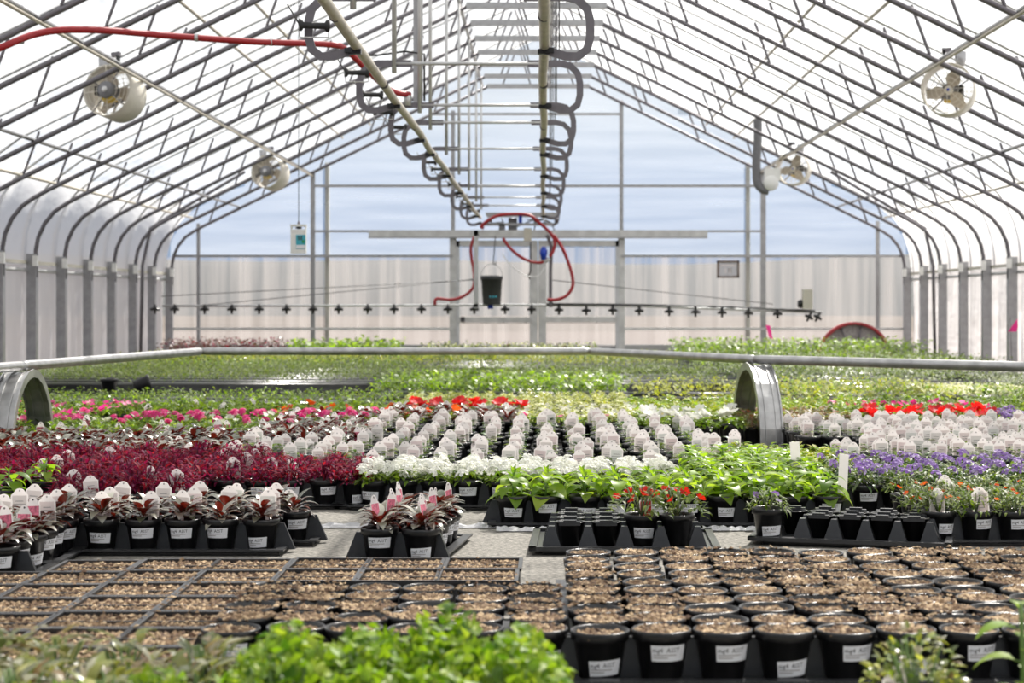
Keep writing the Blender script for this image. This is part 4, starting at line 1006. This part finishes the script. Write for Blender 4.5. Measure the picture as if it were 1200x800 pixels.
# ---- purple flowers, orange flecked plants
for i, j, x, y in grid(1.35, 2.35, 6.96, 7.6):
    pot_thing('potted_purple_flowers', 'pot of purple clustered flowers over dark green leaves' if j else 'pot of purple clustered flowers with sticker at the tray edge', 'plant', 'purple cluster flowers' if j else 'purple cluster flowers along the edge', x, y, 'purple', None, j == 0, bloomsp=(CL_PURPLE, (6 if i < 2 else 3) if j == 0 else (1+(i+j) % 2), .185, .065, 'flower_cluster'), sticker_rz=RG.uniform(.0, .4))
trays_under(1.35, 2.35, 6.96, 7.6, 'black tray under the purple clustered flowers')
for i, j, x, y in grid(1.45, 1.98, 6.10, 6.6):
    pot_thing('potted_orange_flowers', 'pot of grey-green foliage flecked with tiny orange flowers', 'plant', 'orange flecked plants', x, y, 'calib', None, j == 0, TAGW if (i < 2 and j == 0) or RG.random() < .15 else None, bloomsp=(BL['orange'], 2, .165, .07, 'flower'), sticker_rz=RG.uniform(.2, .6))
trays_under(1.45, 1.98, 6.10, 6.6, 'black tray under the orange flecked plants')
# ---- middle distance, one mesh each
def block(name, label, cat, group, x0, x1, y0, y1, meshes, p=1., tagm=None, ptag=0., pit=.14, sc_=1.):
    for i, j, x, y in grid(x0, x1, y0, y1, pit, .012):
        if RG.random() > p: continue
        simple_thing(name, label, cat, group, x, y, meshes, tagm if RG.random() < ptag else None, sc_=sc_)
MSIL = merged('silver')
block('potted_foliage_plant', 'pot of glossy red-backed leaves behind the magenta foliage', 'plant', 'red-backed plants behind the magenta foliage', -3.0, -1.45, 8.2, 9.3, MSIL, .95, TAGT, .08)
block('potted_foliage_plant', 'pot of red-backed leaves with pink picture tag behind the seedlings', 'plant', 'red-backed plants with pink tags behind seedlings', -1.45, -.90, 9.1, 10.9, MSIL, .95, TAGP, .45)
block('potted_foliage_plant', 'pot of red-backed leaves with pale tag before the red petunias', 'plant', 'red-backed plants before the red petunias', -.85, -.1, 10.75, 11.4, MSIL, .95, TAGT, .6)
PG = merged('petunia', BL['pink'], 2, .165, .06); PW = merged('petunia', BL['white'], 3, .18, .06); PR = merged('petunia', BL['red'], 4, .175, .065); PS = merged('petunia', BL['salmon'], 2, .165, .06); PP = merged('petunia', CL_PINK, 2, .165, .055); PPA = merged('petunia', BL['paper'], 5, .165, .065); GR = merged('green')
block('potted_bedding_plant', 'green bedding plant pot with pink tag behind the red-backed leaves', 'plant', 'tagged green bedding plants', -2.95, -1.55, 9.45, 10.0, GR, .95, TAGP, .35)
block('potted_pink_flowers', 'pot of green leaves with pink clustered flowers', 'plant', 'pink clustered flowers', -3.2, -1.0, 10.15, 10.8, PP, .55)
block('potted_white_petunia', 'pot of green leaves with papery white flowers among the pink ones', 'plant', 'papery white flowers', -3.6, -1.6, 10.0, 10.9, PPA, .40, None, 0, .2)
block('potted_pink_petunia', 'pot of magenta pink petunias beside the bent metal hoop', 'plant', 'pink petunias by the hoop', -4.0, -2.75, 10.2, 12.2, PG, .5)
block('potted_salmon_flowers', 'pot with orange-red flowers behind the pink tagged plants', 'plant', 'orange-red flowers', -1.6, -.55, 11.0, 11.5, PS, .7)
block('potted_green_plant', 'leafy green bedding pot behind the pink flowers', 'plant', 'leafy green pots behind pink flowers', -3.6, -.95, 11.3, 12.3, GR, .97, TAGT, .05)
block('potted_red_petunia', 'pot of large red petunias beside creamy foliage', 'plant', 'red petunias by the creamy foliage', -.78, -.15, 11.6, 11.9, PR)
CRM = merged('cream')
block('potted_cream_plant', 'pot of creamy white and green foliage', 'plant', 'creamy foliage plants', -.9, .62, 12.1, 13.6, CRM)
block('potted_cream_plant', 'pot of creamy foliage beside the white petunias', 'plant', 'creamy foliage by the petunias', -.05, .62, 10.85, 12.0, merged('cream', BL['paper'], 3, .15, .06))
block('potted_white_petunia', 'pot of large white petunias beside the metal hoop', 'plant', 'large white petunias', .68, 1.12, 10.25, 10.6, PW, 1, None, 0, .165, 1.1)
block('potted_pink_petunia', 'pot with a few pink petunias behind the white tags', 'plant', 'pink petunias behind tags', .0, .58, 10.72, 10.75, PG, .8)
block('potted_yellow_plant', 'pot of lush yellow-green leaves behind the white petunias', 'plant', 'lush yellow-green plants', .70, 1.5, 10.9, 12.6, MY)
block('potted_begonia', 'pot of mixed red and green leaves behind the tagged seedlings', 'plant', 'mixed leaf begonias', 1.32, 1.95, 10.4, 11.4, merged('begonia'))
block('potted_red_petunia', 'pot of large red petunias behind the dense white tags', 'plant', 'red petunias behind the dense tags', 2.1, 2.85, 10.65, 10.9, PR)
block('potted_lavender_flowers', 'pot of pale purple flowers behind the dense white tags', 'plant', 'pale purple flowers', 2.85, 3.5, 10.5, 10.9, merged('petunia', CL_PURPLE, 4, .165, .06))
block('potted_pink_petunia', 'pot of bright pink petunias behind the red ones', 'plant', 'pink petunias behind red ones', 2.05, 3.0, 11.6, 12.0, PG, .8)
block('potted_green_plant', 'leafy green pot in front of the pink petunias', 'plant', 'leafy green pots by the pink petunias', 2.0, 3.6, 11.0, 11.5, GR)
block('potted_yellow_plant', 'pot of yellow-green leaves right behind the begonias', 'plant', 'yellow-green plants behind begonias', 1.4, 2.3, 11.55, 12.7, MY)
block('potted_green_plant', 'leafy green pot with upright leaves behind the pink petunias', 'plant', 'upright green pots', 2.3, 3.9, 12.15, 12.9, GR)

# ------------------------------------------------------------------ far beds: nobody could count these
def far_bed(name, label, x0, x1, y0, y1, mats, pit=.11, nl=9, L=.06, W=.028, H=.12, z0=.10, flecks=None, seed=1, flat_=False):
    rs = np.random.RandomState(seed)
    gx, gy = np.meshgrid(np.arange(x0, x1, pit), np.arange(y0, y1, pit)); n = gx.size*nl
    bx = np.repeat(gx.ravel(), nl)+rs.uniform(-.5, .5, n)*pit; by = np.repeat(gy.ravel(), nl)+rs.uniform(-.5, .5, n)*pit
    bz = z0+rs.uniform(.25, 1, n)*H*(1 if flat_ else np.repeat(rs.uniform(.75, 1.12, gx.size), nl))
    az = rs.uniform(0, 2*np.pi, n); el = rs.uniform(-.2, 1.0, n); l = L*rs.uniform(.6, 1.2, n); w_ = W*rs.uniform(.6, 1.1, n)
    dx, dy, dz = np.cos(az)*np.cos(el), np.sin(az)*np.cos(el), np.sin(el); sx, sy = -np.sin(az), np.cos(az)
    base = np.stack([bx, by, bz], 1); d = np.stack([dx, dy, dz], 1); s_ = np.stack([sx, sy, 0*sx], 1); dn = np.array([0, 0, -1.])
    mid = base+d*(l*.5)[:, None]; tip = base+d*l[:, None]+dn*(l*.35)[:, None]
    vs_ = np.stack([base, mid+s_*(w_*.5)[:, None], tip, mid-s_*(w_*.5)[:, None]], 1).reshape(-1, 3)
    k = np.arange(n)*4; tri = np.stack([k, k+1, k+3, k+1, k+2, k+3], 1).reshape(-1, 3)
    mi_ = rs.choice(len(mats), n, p=[m_[1] for m_ in mats]); mi_ = np.repeat(mi_, 2)
    # black tray slabs under the plants
    tv = []; tf = []; o_ = len(vs_)
    ys = np.arange(y0, y1, .62)
    for a in ys:
        b_ = min(a+.58, y1)
        q = [(x0-.05, a, .0), (x1+.05, a, 0), (x1+.05, b_, 0), (x0-.05, b_, 0), (x0-.05, a, .09), (x1+.05, a, .09), (x1+.05, b_, .09), (x0-.05, b_, .09)]
        c = o_+len(tv); tv += q
        for f in ((4, 5, 6), (4, 6, 7), (0, 1, 5), (0, 5, 4), (1, 2, 6), (1, 6, 5), (3, 0, 4), (3, 4, 7)): tf.append([c+i for i in f])
    V = np.concatenate([vs_, np.array(tv)]); F = np.concatenate([tri, np.array(tf)]); MI = np.concatenate([mi_, np.full(len(tf), len(mats))])
    me = bpy.data.meshes.new(name); me.vertices.add(len(V)); me.vertices.foreach_set('co', V.ravel())
    me.loops.add(F.size); me.loops.foreach_set('vertex_index', F.ravel().astype(np.int32)); me.polygons.add(len(F))
    me.polygons.foreach_set('loop_start', np.arange(0, F.size, 3, dtype=np.int32)); me.polygons.foreach_set('loop_total', np.full(len(F), 3, dtype=np.int32))
    for m_ in mats: me.materials.append(M[m_[0]])
    me.materials.append(M['black_plastic']); me.polygons.foreach_set('material_index', MI.astype(np.int32)); me.update(calc_edges=True)
    return tag(link(name, me), label, 'plants', None, 'stuff')
fb = far_bed
fb('bedding_plants', 'fine olive-green bedding plants in a wide bed', -5.2, -1.4, 16.3, 19.3, [('lf_fine', .6), ('lf_mid', .4)], .11, 12, .05, .018, seed=2)
fb('bedding_plants', 'leafy green bedding just before the bare trays', -3.7, -1.0, 12.5, 13.6, [('lf_mid', .6), ('lf_bright', .4)], .12, 11, .05, .022, .09, seed=22)
fb('bedding_plants', 'bright green leafy plants in front of the fine green bed', -1.25, .75, 14.0, 16.2, [('lf_bright', .7), ('lf_mid', .3)], .12, 10, .09, .04, .13, seed=3)
fb('bedding_plants', 'yellow-green plugs in the strip beside the creamy foliage', .85, 1.75, 13.2, 13.5, [('lf_yellow', 1.)], .11, 9, seed=4)
fb('bedding_plants', 'yellow-green plugs in the strip behind bare trays', .85, 1.85, 13.9, 14.2, [('lf_yellow', 1.)], .11, 9, seed=5)
fb('bedding_plants', 'yellow-green plugs in the farthest narrow strip', .85, 1.95, 14.6, 15.0, [('lf_yellow', .8), ('lf_mid', .2)], .11, 9, seed=6)
fb('bedding_plants', 'lush yellow-green bed behind the begonias', 1.95, 3.2, 13.0, 15.0, [('lf_yellow', .7), ('lf_bright', .3)], .12, 11, .06, .03, seed=7)
fb('bedding_plants', 'cream coloured low carpet patch', 3.3, 4.15, 14.0, 15.4, [('lf_cream', .9), ('lf_yellow', .1)], .08, 12, .04, .025, .05, flat_=True, seed=8)
fb('bedding_plants', 'green bed with upright leaves by the side curtain', 3.45, 5.2, 13.15, 13.85, [('lf_mid', .6), ('lf_bright', .4)], .11, 10, .07, .03, seed=9)
fb('bedding_plants', 'grey-green low bed by the side curtain', 4.2, 5.3, 14.1, 17.5, [('lf_grey', .7), ('lf_fine', .3)], .11, 11, .045, .02, .09, seed=10)
fb('bedding_plants', 'dark green bushy bed with white specks behind the cream patch', 1.95, 4.05, 15.7, 18.6, [('lf_mid', .55), ('lf_grey', .25), ('lf_fine', .2)], .12, 11, .055, .026, .16, seed=11)
fb('bedding_plants', 'mid green dense bed behind the bright leafy plants', -1.25, 1.85, 16.4, 19.0, [('lf_mid', .6), ('lf_fine', .4)], .12, 11, .05, .02, .13, seed=12)
fb('bedding_plants', 'green bed beyond the fine olive plants', -5.2, -1.4, 19.6, 20.6, [('lf_mid', .7), ('lf_bright', .3)], .13, 10, .06, .026, .12, seed=13)
fb('bedding_plants', 'yellowish green bed far along the house', -5.2, 1.75, 20.9, 24.1, [('lf_mid', .5), ('lf_yellow', .5)], .14, 9, .07, .03, .12, seed=14)
fb('bedding_plants', 'green bed far beyond the dark bushy one', 1.9, 5.2, 18.9, 22.6, [('lf_mid', .8), ('lf_bright', .2)], .14, 9, .07, .03, .16, seed=15)
fb('bedding_plants', 'tall bright leafy bed near the wheel', 1.95, 5.2, 22.9, 25.0, [('lf_bright', .7), ('lf_mid', .3)], .15, 9, .10, .05, .26, seed=16)
fb('bedding_plants', 'dark red foliage bed by the end wall', -5.3, -3.75, 24.5, 26.2, [('lf_maroon', .8), ('lf_magenta', .2)], .14, 10, .08, .04, .24, seed=17)
fb('bedding_plants', 'broad green foliage bed by the end wall', -3.5, -1.9, 24.5, 26.2, [('lf_bright', .75), ('lf_fine', .25)], .16, 8, .12, .07, .24, seed=18)
fb('bedding_plants', 'pale flowering bed in front of the sliding doors', -1.6, .8, 24.5, 26.2, [('lf_cream', .35), ('lf_maroon', .15), ('lf_fine', .5)], .14, 9, .07, .04, .18, seed=19)
trays_under(-4.6, -1.5, 14.0, 15.9, 'empty black tray on the bare strip before the olive bed', .15, False, 'empty trays on the bare strip')
# upright and toppled empty pots on the bare tray strip
o = link('empty_pot', POT, None, at(128, 461, 15.9), (0, 0, 0), 1.35); o.location.z = .024; tag(o, 'empty black pot standing upright in front of the olive bed', 'pot')
p = at(165, 456, 15.8); o = link('empty_pot', POT, None, (p.x-.06, p.y, .095), (0, 1.35, .35), 1.35); tag(o, 'empty black pot lying on its side in front of the olive bed', 'pot')

# ------------------------------------------------------------------ nearest plants, out of focus
def f_parsley(mb, rg):
    stems(mb, rg, 14, .07, .16)
    for _ in range(420):
        a = rg.random()*2*PI; q = math.sqrt(rg.random()); hz = .06+.145*(1-.55*q*q)*rg.uniform(.35, 1)
        mb.leaf((q*.085*math.cos(a), q*.085*math.sin(a), .075+hz), rg.random()*6.3, rg.uniform(-.4, 1.2), rg.uniform(.016, .03), rg.uniform(.016, .026), rg.uniform(-1.4, 1.8), 'lf_parsley', 3, rg.uniform(-.6, .8), .6)
def f_olive(mb, rg):
    stems(mb, rg, 9, .06, .12)
    for _ in range(70):
        a = rg.random()*2*PI; q = math.sqrt(rg.random()); hz = .04+.11*(1-.6*q*q)*rg.uniform(.4, 1)
        mb.leaf((q*.07*math.cos(a), q*.07*math.sin(a), .085+hz), a+rg.uniform(-.6, .6), rg.uniform(-.1, 1.2), rg.uniform(.035, .065), rg.uniform(.014, .024), rg.uniform(.4, 1.4), 'lf_olive', 4, .25)
def f_sedum(mb, rg):
    stems(mb, rg, 14, .06, .14)
    for _ in range(230):
        a = rg.random()*2*PI; q = math.sqrt(rg.random()); hz = .03+.15*(1-.7*q*q)*rg.uniform(.45, 1)
        mb.leaf((q*.09*math.cos(a), q*.09*math.sin(a), .08+hz), a+rg.uniform(-1, 1), rg.uniform(-.2, 1.3), rg.uniform(.016, .026), rg.uniform(.010, .016), rg.uniform(.2, 1.2), rg.choice(('lf_yellow', 'lf_olive', 'lf_mid')), 3, .3)
FOL['parsley'] = variants(f_parsley, 2); FOL['olive'] = variants(f_olive, 2); FOL['sedum'] = variants(f_sedum, 1)
for i, j, x, y in grid(-.35, .0, 2.72, 3.02, .125):
    pot_thing('potted_curly_herb', 'pot of bright green curly herb in front of the bark pots', 'plant', 'curly green herbs', x, y, 'parsley', None, False, TAGW if (i in (0, 1, 2) and j == 2) else None)
for i, j, x, y in grid(-1.07, -.53, 2.72, 3.12, .135):
    if j == 0:
        pot_thing('potted_curly_herb', 'pot of bright green curly herb in front of the olive narrow leaves', 'plant', 'curly herbs before the olive plants', x, y, 'parsley', None, False, folsc=.8); continue
    pot_thing('potted_olive_plant', 'pot of olive and silver narrow leaves in front of the flats', 'plant', 'olive narrow-leaved plants', x, y, 'olive', None, False, TAGP if (i == 2 and j == 3) else None)
pot_thing('potted_succulent', 'pot of bushy yellow-green small leaves in front of bark pots', 'plant', None, .72, 3.05, 'sedum', None, False, TAGW)
o = thing('potted_seedling', 'tall leafy green stem in a pot in front of bark pots', 'plant', (.905, 3.05, .011)); link('pot', POT, o); link('soil', SOILP, o)
mb = MB(); mb.tube([(0, 0, .085), (.004, 0, .18), (0, 0, .30)], .004, 'stem_green', 6); one('stem', mb, o)
for k in range(9):
    a = k*2.2+2.6; link('leaf', BLEAF[k % 3], o, (0, 0, .14+k*.019), (0, -.1, a), .95)
tray(-.468, 2.65, 4, 3, .135, 'black tray under the curly green herbs', 0, False); tray(-1.14, 2.65, 5, 4, .135, 'black tray under the olive narrow-leaved plants', 0, False)

# crumpled clear plastic edging lying on the ground cloth
for x0, x1, y, lab in ((-.80, -.08, 6.50, 'crumpled clear plastic strip on the ground cloth behind the narrow tray'), (-.10, .25, 6.40, 'crumpled clear plastic strip on the ground cloth under lime-green plants'), (.66, .86, 6.42, 'crumpled clear plastic strip on the ground cloth between the pocket trays')):
    mb = MB(); vs = []; fs = []; n_ = int((x1-x0)/.015); rg = random.Random(int(x0*100))
    for i in range(n_+1):
        for k in range(5): vs.append((x0+(x1-x0)*i/n_, y+k*.012+rg.uniform(-.003, .003), .004+.014*math.sin(PI*k/4)*rg.uniform(.4, 1.3)))
    for i in range(n_):
        for k in range(4): fs.append((i*5+k, i*5+5+k, i*5+6+k, i*5+1+k))
    mb.add(vs, fs, 'crinkle'); tag(one('plastic_strip', mb, None, False), lab, 'strip')

# bark chips spilled on the rims of the unplanted pots and on the flat edges
rg = random.Random(91); mb = MB(); rims = [o_.location.copy() for o_ in COL.objects if o_.name.startswith('soil_pot')]
def on_rim(r_):
    c = r_.choice(rims)
    while c.y < 3.95 or math.sin(c.x*9+c.y*3) < -.2: c = r_.choice(rims)
    a = r_.random()*2*PI; q = .0648+r_.uniform(-.004, .004); return c.x+q*math.cos(a), c.y+q*math.sin(a)
chips_into(mb, 2500, on_rim, .1185, rg, .0058)
tag(one('spilled_bark', mb, None, False), 'bark chips spilled over the rims of the unplanted pots', 'bark chips', None, 'stuff')
fl = [o_.location.copy() for o_ in COL.objects if o_.name.startswith('soil_flat')]; mb = MB()
def on_flat(r_):
    c = r_.choice(fl)
    return (c.x+r_.uniform(0, .215), c.y+r_.choice((0, .1025, .205))) if r_.random() < .5 else (c.x+r_.choice((0, .1075, .215)), c.y+r_.uniform(0, .205))
chips_into(mb, 650, on_flat, .0805, rg, .0056)
tag(one('spilled_bark', mb, None, False), 'bark chips spilled over the edges of the square flats', 'bark chips', None, 'stuff')
